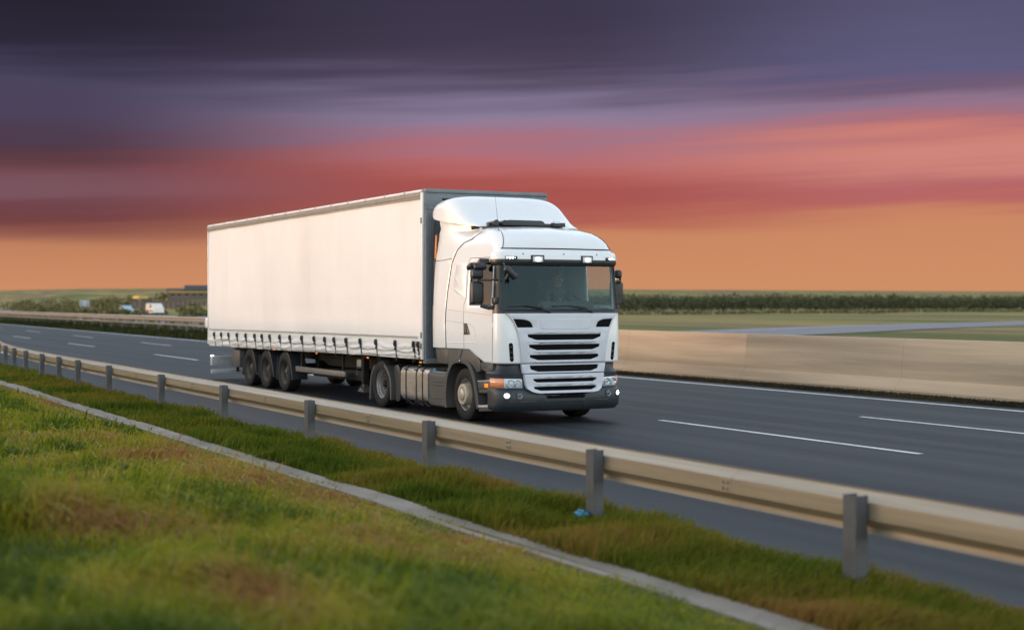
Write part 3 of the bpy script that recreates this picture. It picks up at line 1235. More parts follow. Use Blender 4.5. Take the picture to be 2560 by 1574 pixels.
# dark hinge strip, hatch and horns between roof and deflector
def roof_gap():
    g = empty('roof_fittings')
    g.parent = TRUCK
    P = []
    for y in np.linspace(0.16, 2.22, 24):
        t = (y - YC) / 1.03
        P.append((1.90 - 0.30 * t * t + 0.02, y, 3.40 - 0.065 * t ** 4))
    tube('hinge_strip', P, 0.032, M_black, g, 8)
    prism('roof_hatch', round_poly([(0.62, 3.38), (0.62, 3.45), (0.72, 3.475), (1.36, 3.475), (1.42, 3.44), (1.42, 3.38)], 0.015, 3), 'x', 1.72, 1.97, M_black, g, 0.008)
    tube('air_horn', [(1.70, 0.42, 3.415), (1.98, 0.42, 3.42), (2.08, 0.42, 3.422)], [0.022, 0.032, 0.048], M_black, g, 12)
    tube('air_horn', [(1.86, 0.58, 3.43), (2.08, 0.58, 3.42)], [0.022, 0.045], M_black, g, 12)
    box('bracket', 1.80, 1.88, 0.36, 0.64, 3.36, 3.42, M_black, g, 0.008)
    tube('chrome_bolt', [(1.93, 1.62, 3.455), (1.93, 1.74, 3.455)], 0.022, M_reflector, g, 10)
    box('bracket', 1.85, 1.93, 1.60, 1.86, 3.38, 3.45, M_black, g, 0.01)


roof_gap()
# antenna with its root on the roof shoulder
tube('antenna', [(2.46, 0.30, 3.10), (2.44, 0.30, 3.16), (2.36, 0.31, 3.30), (2.20, 0.33, 3.86)], [0.014, 0.008, 0.004, 0.002], M_black, TRUCK, 6)
lathe('antenna_base', [(0.0, 0.025), (0.022, 0.02), (0.028, -0.03)], (2.46, 0.30, 3.10), M_black, TRUCK, 12, 'z')


# seams round the roof front
def front_seam(name, y0, y1, z, r, material, P=cab_params, off=0.0, n=28):
    return tube(name, [(front_x(y, z, P) + off, y, z) for y in np.linspace(y0, y1, n)], r, material, TRUCK, 6)


front_seam('roof_seam', 0.13, 2.25, 2.945, 0.013, M_black, off=-0.002, n=40)
pts = []
for z in np.linspace(2.95, 3.33, 14):
    y = interp(z, [(2.95, 0.15), (3.1, 0.215), (3.2, 0.27), (3.28, 0.36), (3.33, 0.42)])
    pts.append((front_x(y, z), y, z))
for _ in range(4):
    pts = [pts[0]] + [tuple((np.array(pts[i - 1]) + 2 * np.array(pts[i]) + np.array(pts[i + 1])) / 4) for i in range(1, len(pts) - 1)] + [pts[-1]]
pts = [(x + 0.004, y - 0.002, z + 0.002) for x, y, z in pts]
tube('roof_seam', pts, 0.006, M_seam, TRUCK, 6)
tube('roof_seam', [(x, 2 * YC - y, z) for x, y, z in pts], 0.006, M_seam, TRUCK, 6)


# sun visor: white brow above a black peak, wrapping both corners
def wrap(name, prof, material, y0=-0.02, y1=2 * YC + 0.02, parent=TRUCK, zref=2.8, ins=0.35, n=40, P=None, grow=0.0):
    """profile (forward offset, z) swept round the front from side to side"""
    def Pv(z):
        hw, fe, a, b, cr = (P or cab_params)(zref)
        return hw + grow, fe, a, b, cr
    hw, fe, a, b, cr = Pv(0)
    plan = [(fe - a - ins, YC - hw)]
    for i in range(9):
        th = i / 8 * math.pi / 2
        plan.append((fe - a + a * math.sin(th) ** (2 / NEXP), YC - hw + b * (1 - math.cos(th) ** (2 / NEXP))))
    w = hw - b
    for i in range(1, 12):
        t = -1 + 2 * i / 12
        plan.append((fe + cr * (1 - t * t), YC + t * w))
    plan += [(x, 2 * YC - y) for x, y in plan[:10]][::-1]
    v, f = [], []
    m = len(prof)
    for i, (x, y) in enumerate(plan):
        p0, p1 = plan[max(0, i - 1)], plan[min(len(plan) - 1, i + 1)]
        tx, ty = p1[0] - p0[0], p1[1] - p0[1]
        l = math.hypot(tx, ty)
        nx_, ny_ = ty / l, -tx / l
        for d, z in prof:
            v.append((x + nx_ * d, y + ny_ * d, z))
    for i in range(len(plan) - 1):
        for k in range(m):
            f.append((i * m + k, (i + 1) * m + k, (i + 1) * m + (k + 1) % m, i * m + (k + 1) % m))
    f.append(tuple(range(m)))
    f.append(tuple(range((len(plan) - 1) * m, len(plan) * m))[::-1])
    return mesh(name, v, f, material, parent, 40)


wrap('visor_brow', [(-0.03, 2.905), (0.012, 2.90), (0.042, 2.875), (0.060, 2.82), (0.064, 2.765), (0.045, 2.755), (-0.03, 2.755)], M_white, ins=0.02)
wrap('sun_visor', [(-0.02, 2.757), (0.056, 2.757), (0.060, 2.74), (0.054, 2.70), (0.034, 2.665), (0.02, 2.66), (-0.02, 2.70)], M_black, ins=0.03)


def VX(y, z=2.8):
    return front_x(y, 2.8) + 0.060


def plate_on(fx, y0, y1, z0, z1, d, name, material, parent, bev=0.004, tilt=0.0):
    """small box lying on the front surface fx(y)"""
    yc = (y0 + y1) / 2
    x = fx(yc)
    ang = math.atan2(fx(y1) - fx(y0), y1 - y0)
    M = Matrix.Translation((x, yc, (z0 + z1) / 2)) @ Matrix.Rotation(-ang, 4, 'Z') @ Matrix.Rotation(tilt, 4, 'Y')
    o = box(name, -0.03, d, -(y1 - y0) / 2, (y1 - y0) / 2, -(z1 - z0) / 2, (z1 - z0) / 2, material, parent, bev, 2)
    o.matrix_local = M
    return o


for (a, b) in ((0.575, 0.82), (1.52, 1.77)):
    s = empty('spotlight')
    s.parent = TRUCK
    plate_on(VX, a, b, 2.705, 2.835, 0.012, 'lamp_housing', M_black, s, 0.012)
    plate_on(VX, a + 0.035, b - 0.03, 2.718, 2.812, 0.022, 'lamp_lens', M_spotlens, s, 0.008)
for (a, b) in ((0.13, 0.335), (2.045, 2.25)):
    s = empty('marker_light')
    s.parent = TRUCK
    plate_on(VX, a, b, 2.762, 2.812, 0.014, 'lamp_housing', M_black, s, 0.004)
    for k in range(4):
        yy = a + (b - a) * (0.17 + 0.22 * k)
        plate_on(VX, yy - 0.017, yy + 0.017, 2.77, 2.803, 0.022, 'led', M_led, s, 0.008)
for y in (0.45, 1.19, 1.86):
    lathe('visor_bolt', [(0.0, 0.006), (0.012, 0.005), (0.013, -0.01)], (VX(y) - 0.012, y, 2.855), M_black, TRUCK, 10, 'x')
lathe('clearance_lamp', [(0.0, 0.012), (0.012, 0.01), (0.016, -0.01)], (2.80, 0.018, 2.765), M_orange, TRUCK, 10, 'y', -1)


# ------------------------------------------------------------------ truck: grille
def mir(pts):
    return [(2 * YC - y, z) for y, z in pts][::-1]


def sym(half):
    """half outline on the near side, top centre line to bottom; returns the closed outline"""
    return half + mir(half)


def slot(yw0, z0, yw1, z1, yb, zb_):
    """grille slot: spiked upper ends, cut lower corners"""
    half = [(yw0, z0), (yw0 + 0.075, z0 - 0.014), (yw1, z1), (yb, zb_)]
    return half + mir(half)


def gmap(off, P=cab_params):
    return lambda u, v, w: (front_x(u, v, P) + off + w, u, v)


CUTS = [('u', YC + d) for d in (-0.7, -0.5, -0.3, -0.1, 0.1, 0.3, 0.5, 0.7)]
G = empty('grille')
G.parent = TRUCK
up_half = [(0.10, 1.865), (0.17, 1.81), (0.25, 1.70), (0.31, 1.55), (0.345, 1.38), (0.37, 1.22), (0.385, 1.045)]
up_out = sym(up_half)
slots_up = [slot(0.41, 1.537, 0.495, 1.47, 0.645, 1.42), slot(0.435, 1.368, 0.515, 1.30, 0.655, 1.253), slot(0.45, 1.198, 0.535, 1.13, 0.68, 1.085)]
vent = [(0.235, 1.772), (0.45, 1.76), (0.55, 1.72), (0.585, 1.63), (0.305, 1.63)]
vent = round_poly(vent, [0.01, 0.06, 0.06, 0.01, 0.01], 4)
sheet('grille_frame', up_out, slots_up + [vent, mir(vent)], 0.06, 0.010, gmap(0.035), M_silver, G, CUTS)
sheet('grille_mesh', [(0.42, 1.05), (0.30, 1.60), (0.22, 1.80), (2 * YC - 0.22, 1.80), (2 * YC - 0.30, 1.60), (2 * YC - 0.42, 1.05)], [], 0.012, 0.002, gmap(0.020), M_mesh, G, CUTS)
# raised name panel without lettering
rec = round_poly([(0.72, 1.60), (0.70, 1.77), (2 * YC - 0.70, 1.77), (2 * YC - 0.72, 1.60)], 0.03, 4)
sheet('badge_panel', rec, [], 0.012, 0.005, gmap(0.039), M_silver, G, CUTS)
# protruding lower lips of the slots
for (yb, z) in ((0.60, 1.405), (0.61, 1.237), (0.63, 1.068)):
    v, f = [], []
    Y = np.linspace(yb, 2 * YC - yb, 9)
    for y in Y:
        x = front_x(y, z) + 0.03
        v += [(x, y, z + 0.014), (x + 0.018, y, z - 0.002), (x + 0.020, y, z - 0.014), (x, y, z - 0.022)]
    for i in range(len(Y) - 1):
        for k in range(4):
            f.append((4 * i + k, 4 * i + 4 + k, 4 * i + 4 + (k + 1) % 4, 4 * i + (k + 1) % 4))
    f += [(0, 1, 2, 3), tuple(range(4 * len(Y) - 4, 4 * len(Y)))[::-1]]
    mesh('grille_slat', v, f, M_silver, G, 30)

G2 = empty('lower_grille')
G2.parent = TRUCK
p2 = sym([(0.385, 1.022), (0.395, 0.95), (0.41, 0.868)])
s4 = [(0.53, 0.998), (0.545, 0.935), (0.68, 0.893)]
sheet('grille_frame', p2, [s4 + mir(s4)], 0.07, 0.008, gmap(0.055, bumper_params), M_silver, G2, CUTS)
p3h = [(0.425, 0.855), (0.44, 0.70), (0.475, 0.61), (0.56, 0.555), (0.66, 0.535)]
p3 = sym(p3h)
s5 = slot(0.505, 0.80, 0.585, 0.748, 0.65, 0.715)
s6 = slot(0.515, 0.67, 0.595, 0.612, 0.70, 0.578)
sheet('grille_frame', p3, [s5, s6], 0.08, 0.010, gmap(0.075, bumper_params), M_silver, G2, CUTS)
sheet('grille_mesh', [(0.47, 1.0), (0.49, 0.62), (0.7, 0.56), (2 * YC - 0.7, 0.56), (2 * YC - 0.49, 0.62), (2 * YC - 0.47, 1.0)], [], 0.012, 0.002, gmap(0.034, bumper_params), M_mesh, G2, CUTS)

# corner air intakes
for far in (False, True):
    Y0 = [(0.165, 1.355), (0.185, 1.375), (0.215, 1.375), (0.235, 1.35), (0.255, 1.09), (0.24, 1.065), (0.205, 1.065), (0.19, 1.09)]
    if far:
        Y0 = mir(Y0)
    sheet('corner_intake', Y0, [], 0.03, 0.004, gmap(0.004), M_mesh, TRUCK)
    # raised cheek in front of the intake
    for k in range(3):
        yy = 0.215 if not far else 2 * YC - 0.215
        zz = 1.13 + 0.09 * k
        box('intake_vane', front_x(yy, zz) - 0.01, front_x(yy, zz) + 0.008, yy - 0.03, yy + 0.03, zz - 0.008, zz + 0.008, M_grey, TRUCK, 0.003)


# ------------------------------------------------------------------ truck: bumper, lamps
def bumper():
    B = empty('bumper')
    B.parent = TRUCK

    def shell(name, zs, P, material, sx, off=0.0):
        v, f = [], []
        rows = []
        for z in zs:
            rows.append([(x + off, y, z) for x, y in cab_outline(z, sx, P, 8, 12, x_ref=2.6)])
        n = len(rows[0])
        for r in rows:
            v += r
        for r in range(len(rows) - 1):
            for i in range(n - 1):
                f.append((r * n + i, r * n + i + 1, (r + 1) * n + i + 1, (r + 1) * n + i))
            f.append((r * n, (r + 1) * n, (r + 1) * n + n - 1, r * n + n - 1))
        f.append(tuple(range(n)))
        f.append(tuple(range((len(rows) - 1) * n, len(rows) * n))[::-1])
        return mesh(name, v, f, material, B, 35)
    shell('bumper_skin', [0.235, 0.245, 0.27, 0.30, 0.34, 0.42, 0.5, 0.56, 0.585, 0.598], bumper_params, M_bumper, [2.60, 2.66, 2.7])

    def upper(z):
        hw, fe, a, b, cr = bumper_params(z)
        k = interp(z, [(0.6, 0.0), (0.79, 0.0), (0.86, 0.01), (0.92, -0.03), (1.03, -0.05)])
        return hw + k, fe + k, a, b, cr
    shell('lamp_panel', [0.598, 0.615, 0.70, 0.79, 0.83, 0.86, 0.88, 0.92, 0.97, 1.028], upper, M_bumper, [2.52, 2.58, 2.62])
    # number plate field, towing flap, lower air opening
    gm = gmap(0.004, bumper_params)
    sheet('lower_air_opening', round_poly([(0.76, 0.535), (2 * YC - 0.76, 0.535), (2 * YC - 0.84, 0.445), (0.84, 0.445)], 0.025, 4), [], 0.02, 0.003, gm, M_mesh, B, CUTS)
    sheet('plate_surround', round_poly([(0.80, 0.415), (2 * YC - 0.80, 0.415), (2 * YC - 0.72, 0.272), (0.72, 0.272)], 0.015, 3),
          [round_poly([(0.885, 0.392), (2 * YC - 0.885, 0.392), (2 * YC - 0.84, 0.285), (0.84, 0.285)], 0.012, 3)], 0.02, 0.004, gmap(0.010, bumper_params), M_bumper, B, CUTS)
    for far in (False, True):
        a = [(0.05, 0.405), (0.60, 0.408), (0.64, 0.418), (0.60, 0.398), (0.05, 0.395)]
        sheet('crease', mir(a) if far else a, [], 0.008, 0.001, gm, M_grey, B, [('u', 0.2), ('u', 0.4), ('u', 2.0), ('u', 2.2)])
    # head lamps
    for far in (False, True):
        H = empty('headlight')
        H.parent = TRUCK
        ms = (lambda q: mir(q)) if far else (lambda q: q)
        cu = [('u', q) for q in ((0.05, 0.1, 0.15, 0.2, 0.3) if not far else (2.08, 2.18, 2.23, 2.28, 2.33))]
        P = bumper_params
        sheet('lamp_housing', ms([(0.035, 0.625), (0.035, 0.785), (0.405, 0.775), (0.41, 0.62)]), [], 0.02, 0.003, gmap(0.012, P), M_lamphouse, H, cu)
        for (ya, yb, zz, rr) in ((0.20, 0, 0.70, 0.062), (0.325, 0, 0.70, 0.058)):
            yy = ya if not far else 2 * YC - ya
            x = front_x(yy, 0.7, P) + 0.012
            lathe('reflector', [(0.012, -0.012), (0.03, -0.006), (0.05, 0.004), (rr, 0.022), (rr + 0.006, 0.018)], (x, yy, zz), M_reflector, H, 20, 'x')
            lathe('bulb', [(0.0, 0.014), (0.012, 0.010), (0.014, -0.01)], (x, yy, zz), M_lens, H, 10, 'x')
        sheet('lens', ms([(0.115, 0.628), (0.115, 0.770), (0.398, 0.768), (0.402, 0.626)]), [], 0.006, 0.001, gmap(0.045, P), M_lens, H, cu)
        # wrap-round indicator
        v, f = [], []
        ps = [(interp(t, [(0, -0.004), (0.25, 0.006), (0.5, 0.03), (1, 0.105)])) for t in np.linspace(0, 1, 8)]
        for y in ps:
            x = front_x(y if y > YC - 1.205 else YC - 1.205, 0.7, P)
            for z in (0.628, 0.706, 0.71, 0.784):
                yy = y - 0.018 * (1 - (y + 0.004) / 0.109)
                v.append((x + 0.026, yy if not far else 2 * YC - yy, z))
        v2 = []
        n = len(ps)
        for i in range(n - 1):
            for k in range(3):
                f.append((4 * i + k, 4 * i + 4 + k, 4 * i + 5 + k, 4 * i + 1 + k))
        o = mesh('indicator', v, f, M_indicator, H, 30)
        o.modifiers.new('t', 'SOLIDIFY').thickness = 0.02
    # fog lamps: the outer one of each pair is lit
    for (y, lit) in ((0.125, 1), (0.335, 0), (2 * YC - 0.335, 0), (2 * YC - 0.125, 1)):
        F = empty('fog_lamp')
        F.parent = TRUCK
        x = front_x(y, 0.505, bumper_params)
        ang = math.atan2(front_x(y + 0.03, 0.505, bumper_params) - front_x(y - 0.03, 0.505, bumper_params), 0.06)
        parts = [lathe('lamp_ring', [(0.058, -0.02), (0.060, 0.008), (0.052, 0.010), (0.048, 0.0)], (0, 0, 0), M_grey, F, 24, 'x'),
                 lathe('reflector', [(0.048, 0.0), (0.03, -0.012), (0.0, -0.018)], (0, 0, 0), M_foglens if lit else M_reflector, F, 24, 'x'),
                 lathe('lens', [(0.05, 0.004), (0.03, 0.010), (0.0, 0.012)], (0, 0, 0), M_foglens if lit else M_lens, F, 24, 'x')]
        F.location = (x + 0.002, y, 0.505)
        F.rotation_euler = (0, 0, -ang)


bumper()


# ------------------------------------------------------------------ truck: glass furniture
def wipers():
    for y0 in (0.90, 1.72):
        Wp = empty('wiper')
        Wp.parent = TRUCK
        ax = [(front_x(y, z) + 0.035, y, z) for y, z in ((y0, 1.885), (y0 - 0.13, 1.94), (y0 - 0.30, 1.975), (y0 - 0.42, 1.99))]
        tube('arm', ax, [0.018, 0.012, 0.010, 0.008], M_black, Wp, 6)
        tube('blade', [(front_x(y, z) + 0.022, y, z) for y, z in ((y0 - 0.12, 1.965), (y0 - 0.4, 1.992), (y0 - 0.75, 1.982))], 0.010, M_black, Wp, 6)
        lathe('pivot', [(0, 0.02), (0.022, 0.015), (0.026, -0.02)], (front_x(y0, 1.885) + 0.02, y0, 1.885), M_black, Wp, 12, 'x')
    # black scuttle under the screen
    v = []


wipers()


def mirrors():
    for far in (False, True):
        Mr = empty('mirror')
        Mr.parent = TRUCK
        fy = (lambda y: 2 * YC - y) if far else (lambda y: y)

        def head(name, x0, x1, z0, z1, y0, y1, bev, lean=0.0):
            bm = bmesh.new()
            bm_box(bm, x0, x1, y0, y1, z0, z1, bev, 4)
            for v in bm.verts:
                # round the front shoulder, flatten the glass side, lean forward
                t = (v.co.x - x0) / (x1 - x0)
                zc = (z0 + z1) / 2
                v.co.z = zc + (v.co.z - zc) * (1 - 0.10 * t * t)
                v.co.x += lean * (v.co.z - zc)
                v.co.y = fy(v.co.y)
            return frombm(name, bm, M_black, Mr, 45)
        yo = -0.31
        if not far:
            head('mirror_head', 2.50, 2.65, 2.00, 2.40, yo, -0.09, 0.05, 0.0)
            head('wide_mirror', 2.50, 2.65, 2.435, 2.60, yo + 0.005, -0.10, 0.045, 0.0)
        else:
            head('mirror_head', 2.44, 2.59, 2.00, 2.42, yo + 0.02, -0.06, 0.05)
            head('wide_mirror', 2.44, 2.56, 2.46, 2.62, yo + 0.03, -0.16, 0.045)
        for (z0, z1) in ((2.05, 2.36), (2.46, 2.58)):
            box('mirror_glass', 2.485, 2.498, fy(yo + 0.04), fy(-0.10), z0, z1, M_mirror, Mr, 0.003)
        tube('arm', [(2.60, fy(-0.20), 2.42), (2.74, fy(-0.06), 2.415), (2.86, fy(0.02), 2.425)], 0.016, M_black, Mr, 8)
        tube('arm', [(2.62, fy(-0.15), 1.99), (2.72, fy(-0.05), 1.955), (2.80, fy(0.02), 1.97)], [0.03, 0.034, 0.03], M_black, Mr, 8)
        tube('mirror_stem', [(2.60, fy(-0.20), 2.39), (2.60, fy(-0.20), 2.47)], 0.022, M_black, Mr, 8)
        box('mirror_foot', 2.78, 2.90, fy(-0.03), fy(0.03), 2.02, 2.13, M_black, Mr, 0.015)
    # kerb mirror over the near door and front mirror below the visor
    K = empty('kerb_mirror')
    K.parent = TRUCK
    bm = bmesh.new()
    bm_box(bm, -0.13, 0.05, -0.10, 0.12, -0.045, 0.045, 0.035, 3, Matrix.Translation((2.39, -0.16, 2.665)) @ Matrix.Rotation(R(-22), 4, 'Y'))
    frombm('mirror_head', bm, M_black, K, 45)
    bm = bmesh.new()
    bm_box(bm, -0.06, 0.07, -0.10, 0.12, -0.045, 0.045, 0.035, 3, Matrix.Translation((2.58, -0.16, 2.65)) @ Matrix.Rotation(R(42), 4, 'Y'))
    frombm('mirror_shroud', bm, M_black, K, 45)
    prism('bracket', round_poly([(2.40, 2.69), (2.50, 2.79), (2.54, 2.69)], 0.02, 3), 'y', -0.12, 0.07, M_black, K, 0.01)
    Fm = empty('front_mirror')
    Fm.parent = TRUCK
    Mx = Matrix.Translation((3.24, 0.09, 2.53)) @ Matrix.Rotation(R(-42), 4, 'X')
    bm = bmesh.new()
    bm_box(bm, -0.05, 0.05, -0.135, 0.135, -0.055, 0.055, 0.04, 4, Mx)
    frombm('mirror_head', bm, M_black, Fm, 45)
    tube('arm', [(3.04, 0.06, 2.70), (3.15, 0.02, 2.66), (3.20, 0.03, 2.58)], 0.012, M_black, Fm, 8)
    tube('mirror_stem', [(3.22, 0.07, 2.50), (3.20, 0.02, 2.42)], [0.045, 0.018], M_black, Fm, 8)


mirrors()


# ------------------------------------------------------------------ truck: cabin inside
def cabin():
    I = empty('cabin')
    I.parent = TRUCK
    prism('dashboard', round_poly([(2.45, 1.25), (2.45, 1.80), (2.52, 1.93), (2.62, 1.96), (2.88, 1.90), (2.96, 1.80), (2.96, 1.25)], 0.04, 4), 'y', 0.10, 2.28, M_dash, I)
    prism('instrument_hood', round_poly([(2.40, 1.82), (2.42, 2.03), (2.52, 2.08), (2.60, 1.98), (2.60, 1.82)], 0.04, 4), 'y', 1.05, 2.05, M_paper, I)
    box('cabin_floor', 0.95, 2.9, 0.06, 2.32, 1.20, 1.26, M_interior, I)
    box('cabin_back', 0.93, 1.02, 0.12, 2.26, 1.26, 3.0, M_interior, I)
    box('bunk', 1.02, 1.45, 0.08, 2.30, 1.26, 1.85, M_seat, I, 0.05)
    box('headliner', 1.0, 2.75, 0.10, 2.28, 2.78, 2.82, M_interior, I)
    for y in (0.62, 1.74):
        S_ = empty('seat')
        S_.parent = TRUCK
        prism('seat_back', round_poly([(1.56, 1.66), (1.46, 2.22), (1.50, 2.46), (1.60, 2.46), (1.66, 2.2), (1.74, 1.66)], 0.05, 4), 'y', y - 0.24, y + 0.24, M_seat, S_, 0.03)
        prism('seat_cushion', round_poly([(1.58, 1.50), (1.58, 1.66), (2.10, 1.70), (2.16, 1.58), (2.1, 1.50)], 0.05, 4), 'y', y - 0.25, y + 0.25, M_seat, S_, 0.03)
    # steering wheel on the far side
    bm = bmesh.new()
    c = Vector((2.36, 1.74, 2.0))
    ring = []
    for k in range(25):
        t = 2 * math.pi * k / 24
        ring.append(c + Vector((-0.10 * math.sin(t) * 1.0, 0.23 * math.cos(t), 0.20 * math.sin(t))))
    bm_tube(bm, ring, 0.017, 8, False)
    bm_tube(bm, [c + Vector((0, -0.22, 0)), c, c + Vector((0, 0.22, 0))], 0.015, 6)
    bm_tube(bm, [c, c + Vector((0.12, 0, -0.16))], 0.03, 6)
    frombm('steering_wheel', bm, M_black, I, 50)


cabin()


# ------------------------------------------------------------------ wheels
TYRE = [(0.275, 0.02), (0.285, -0.005), (0.30, -0.012), (0.36, -0.022), (0.415, -0.018), (0.445, 0.0), (0.452, 0.03), (0.4535, 0.06), (0.447, 0.064), (0.447, 0.074),
        (0.4545, 0.078), (0.4545, 0.12), (0.447, 0.124), (0.447, 0.134), (0.4545, 0.138), (0.4545, 0.18), (0.447, 0.184), (0.447, 0.194), (0.4535, 0.198),
        (0.452, 0.23), (0.445, 0.26), (0.415, 0.28), (0.36, 0.284), (0.30, 0.272), (0.275, 0.25)]
RIM_FRONT = [(0.278, 0.0), (0.282, 0.008), (0.270, 0.014), (0.262, 0.05), (0.255, 0.10), (0.235, 0.115), (0.20, 0.112), (0.165, 0.09), (0.155, 0.03), (0.15, 0.01), (0.12, 0.0), (0.0, -0.005)]
RIM_FRONT_HUB = [(0.192, 0.09), (0.190, 0.0), (0.186, -0.05), (0.176, -0.066), (0.16, -0.070), (0.120, -0.066), (0.114, -0.055), (0.106, -0.055), (0.102, -0.078), (0.085, -0.090), (0.05, -0.098), (0.0, -0.10)]
RIM_DEEP = [(0.278, 0.0), (0.284, 0.006), (0.276, 0.012), (0.265, 0.03), (0.262, 0.06), (0.245, 0.075), (0.245, 0.15), (0.235, 0.17), (0.205, 0.185), (0.17, 0.175), (0.15, 0.165), (0.10, 0.16)]
HUB_DEEP = [(0.125, 0.175), (0.115, 0.12), (0.10, 0.10), (0.07, 0.095), (0.065, 0.06), (0.05, 0.05), (0.0, 0.046)]
MESHCACHE = {}


def wheel(parent, x, kind, far=False, y=0.05, twin=False):
    W_ = empty('wheel')
    W_.parent = parent
    key = kind
    if key not in MESHCACHE:
        tmp = []
        if kind == 'front':
            tmp = [lathe('tyre', TYRE, (0, 0, 0), M_tyre, None, 56), lathe('rim', RIM_FRONT, (0, 0, 0), [M_rim, M_rimdark], None, 60, dark=(6, 6, 3)),
                   lathe('hub', RIM_FRONT_HUB, (0, 0, 0), M_hub, None, 40)]
        elif kind == 'drive':
            tmp = [lathe('tyre', TYRE, (0, 0, 0), M_tyre, None, 56), lathe('rim', RIM_DEEP, (0, 0, 0), [M_rim, M_rimdark], None, 60, dark=(8, 6, 3)),
                   lathe('hub', HUB_DEEP, (0, 0, 0), M_chassis, None, 32)]
        else:
            tmp = [lathe('tyre', TYRE, (0, 0, 0), M_tyre, None, 56), lathe('rim', [(r, a * 0.8) for r, a in RIM_DEEP], (0, 0, 0), [M_rimbrown, M_rimdark], None, 60, dark=(8, 6, 3)),
                   lathe('hub', [(r * 1.0, a * 0.75) for r, a in HUB_DEEP], (0, 0, 0), M_rimbrown, None, 32)]
        # wheel nuts
        bm = bmesh.new()
        rr, aa = (0.135, -0.03) if kind == 'front' else (0.145, 0.115)
        for k in range(10):
            t = 2 * math.pi * k / 10
            bmesh.ops.create_cone(bm, cap_ends=True, segments=6, radius1=0.014, radius2=0.011, depth=0.05,
                                  matrix=Matrix.Translation((rr * math.cos(t), aa, rr * math.sin(t))) @ Matrix.Rotation(R(90), 4, 'X'))
        if kind != 'front':
            tmp.append(frombm('wheel_nuts', bm, M_rimbrown, None))
        else:
            bm.free()
        MESHCACHE[key] = [(o.name.split('.')[0], o.data) for o in tmp]
        for o in tmp:
            bpy.data.objects.remove(o)
    for nm, me in MESHCACHE[key]:
        o = bpy.data.objects.new(nm, me)
        COL.objects.link(o)
        o.parent = W_
        if twin and nm == 'tyre':
            o2 = bpy.data.objects.new(nm, me)
            COL.objects.link(o2)
            o2.parent = W_
            o2.location = (0, 0.31, 0)
    yy = y if not far else 2.42 - y
    W_.location = (x, yy, 0.455)
    W_.rotation_euler = (0, random.uniform(0, 1), math.pi if far else 0)
    return W_


wheel(TRUCK, 1.61, 'front')
wheel(TRUCK, 1.61, 'front', True)
wheel(TRUCK, -2.2, 'drive', twin=True)
wheel(TRUCK, -2.2, 'drive', True, twin=True)


# ------------------------------------------------------------------ truck: flanks under the cab
def arch_strip(name, path, w0, w1, y0, y1, material, parent, lip=0.02):
    """band that follows a path in x,z from y0 to y1"""
    bm = bmesh.new()
    rows = []
    n = len(path)
    for i, (x, z) in enumerate(path):
        p0, p1 = path[max(0, i - 1)], path[min(n - 1, i + 1)]
        tx, tz = p1[0] - p0[0], p1[1] - p0[1]
        l = math.hypot(tx, tz)
        nx_, nz_ = -tz / l, tx / l
        rows.append([bm.verts.new((x, y0, z)), bm.verts.new((x + nx_ * w0, y0 - 0.004, z + nz_ * w0)),
                     bm.verts.new((x + nx_ * (w0 + 0.012), y0 + 0.012, z + nz_ * (w0 + 0.012))), bm.verts.new((x + nx_ * (w0 + 0.012), y1, z + nz_ * (w0 + 0.012))),
                     bm.verts.new((x, y1, z))])
    for i in range(n - 1):
        for k in range(5):
            bm.faces.new((rows[i][k], rows[i + 1][k], rows[i + 1][(k + 1) % 5], rows[i][(k + 1) % 5]))
    bm.faces.new(rows[0])
    bm.faces.new(rows[-1][::-1])
    return frombm(name, bm, material, parent, 35)


def smooth_path(pts, n=6):
    out = []
    P = [Vector(p).to_2d() for p in pts]
    for i in range(len(P) - 1):
        p0, p1, p2, p3 = P[max(0, i - 1)], P[i], P[i + 1], P[min(len(P) - 1, i + 2)]
        for k in range(n):
            t = k / n
            q = 0.5 * ((2 * p1) + (-p0 + p2) * t + (2 * p0 - 5 * p1 + 4 * p2 - p3) * t * t + (-p0 + 3 * p1 - 3 * p2 + p3) * t ** 3)
            out.append((q.x, q.y))
    out.append(tuple(P[-1]))
    return out


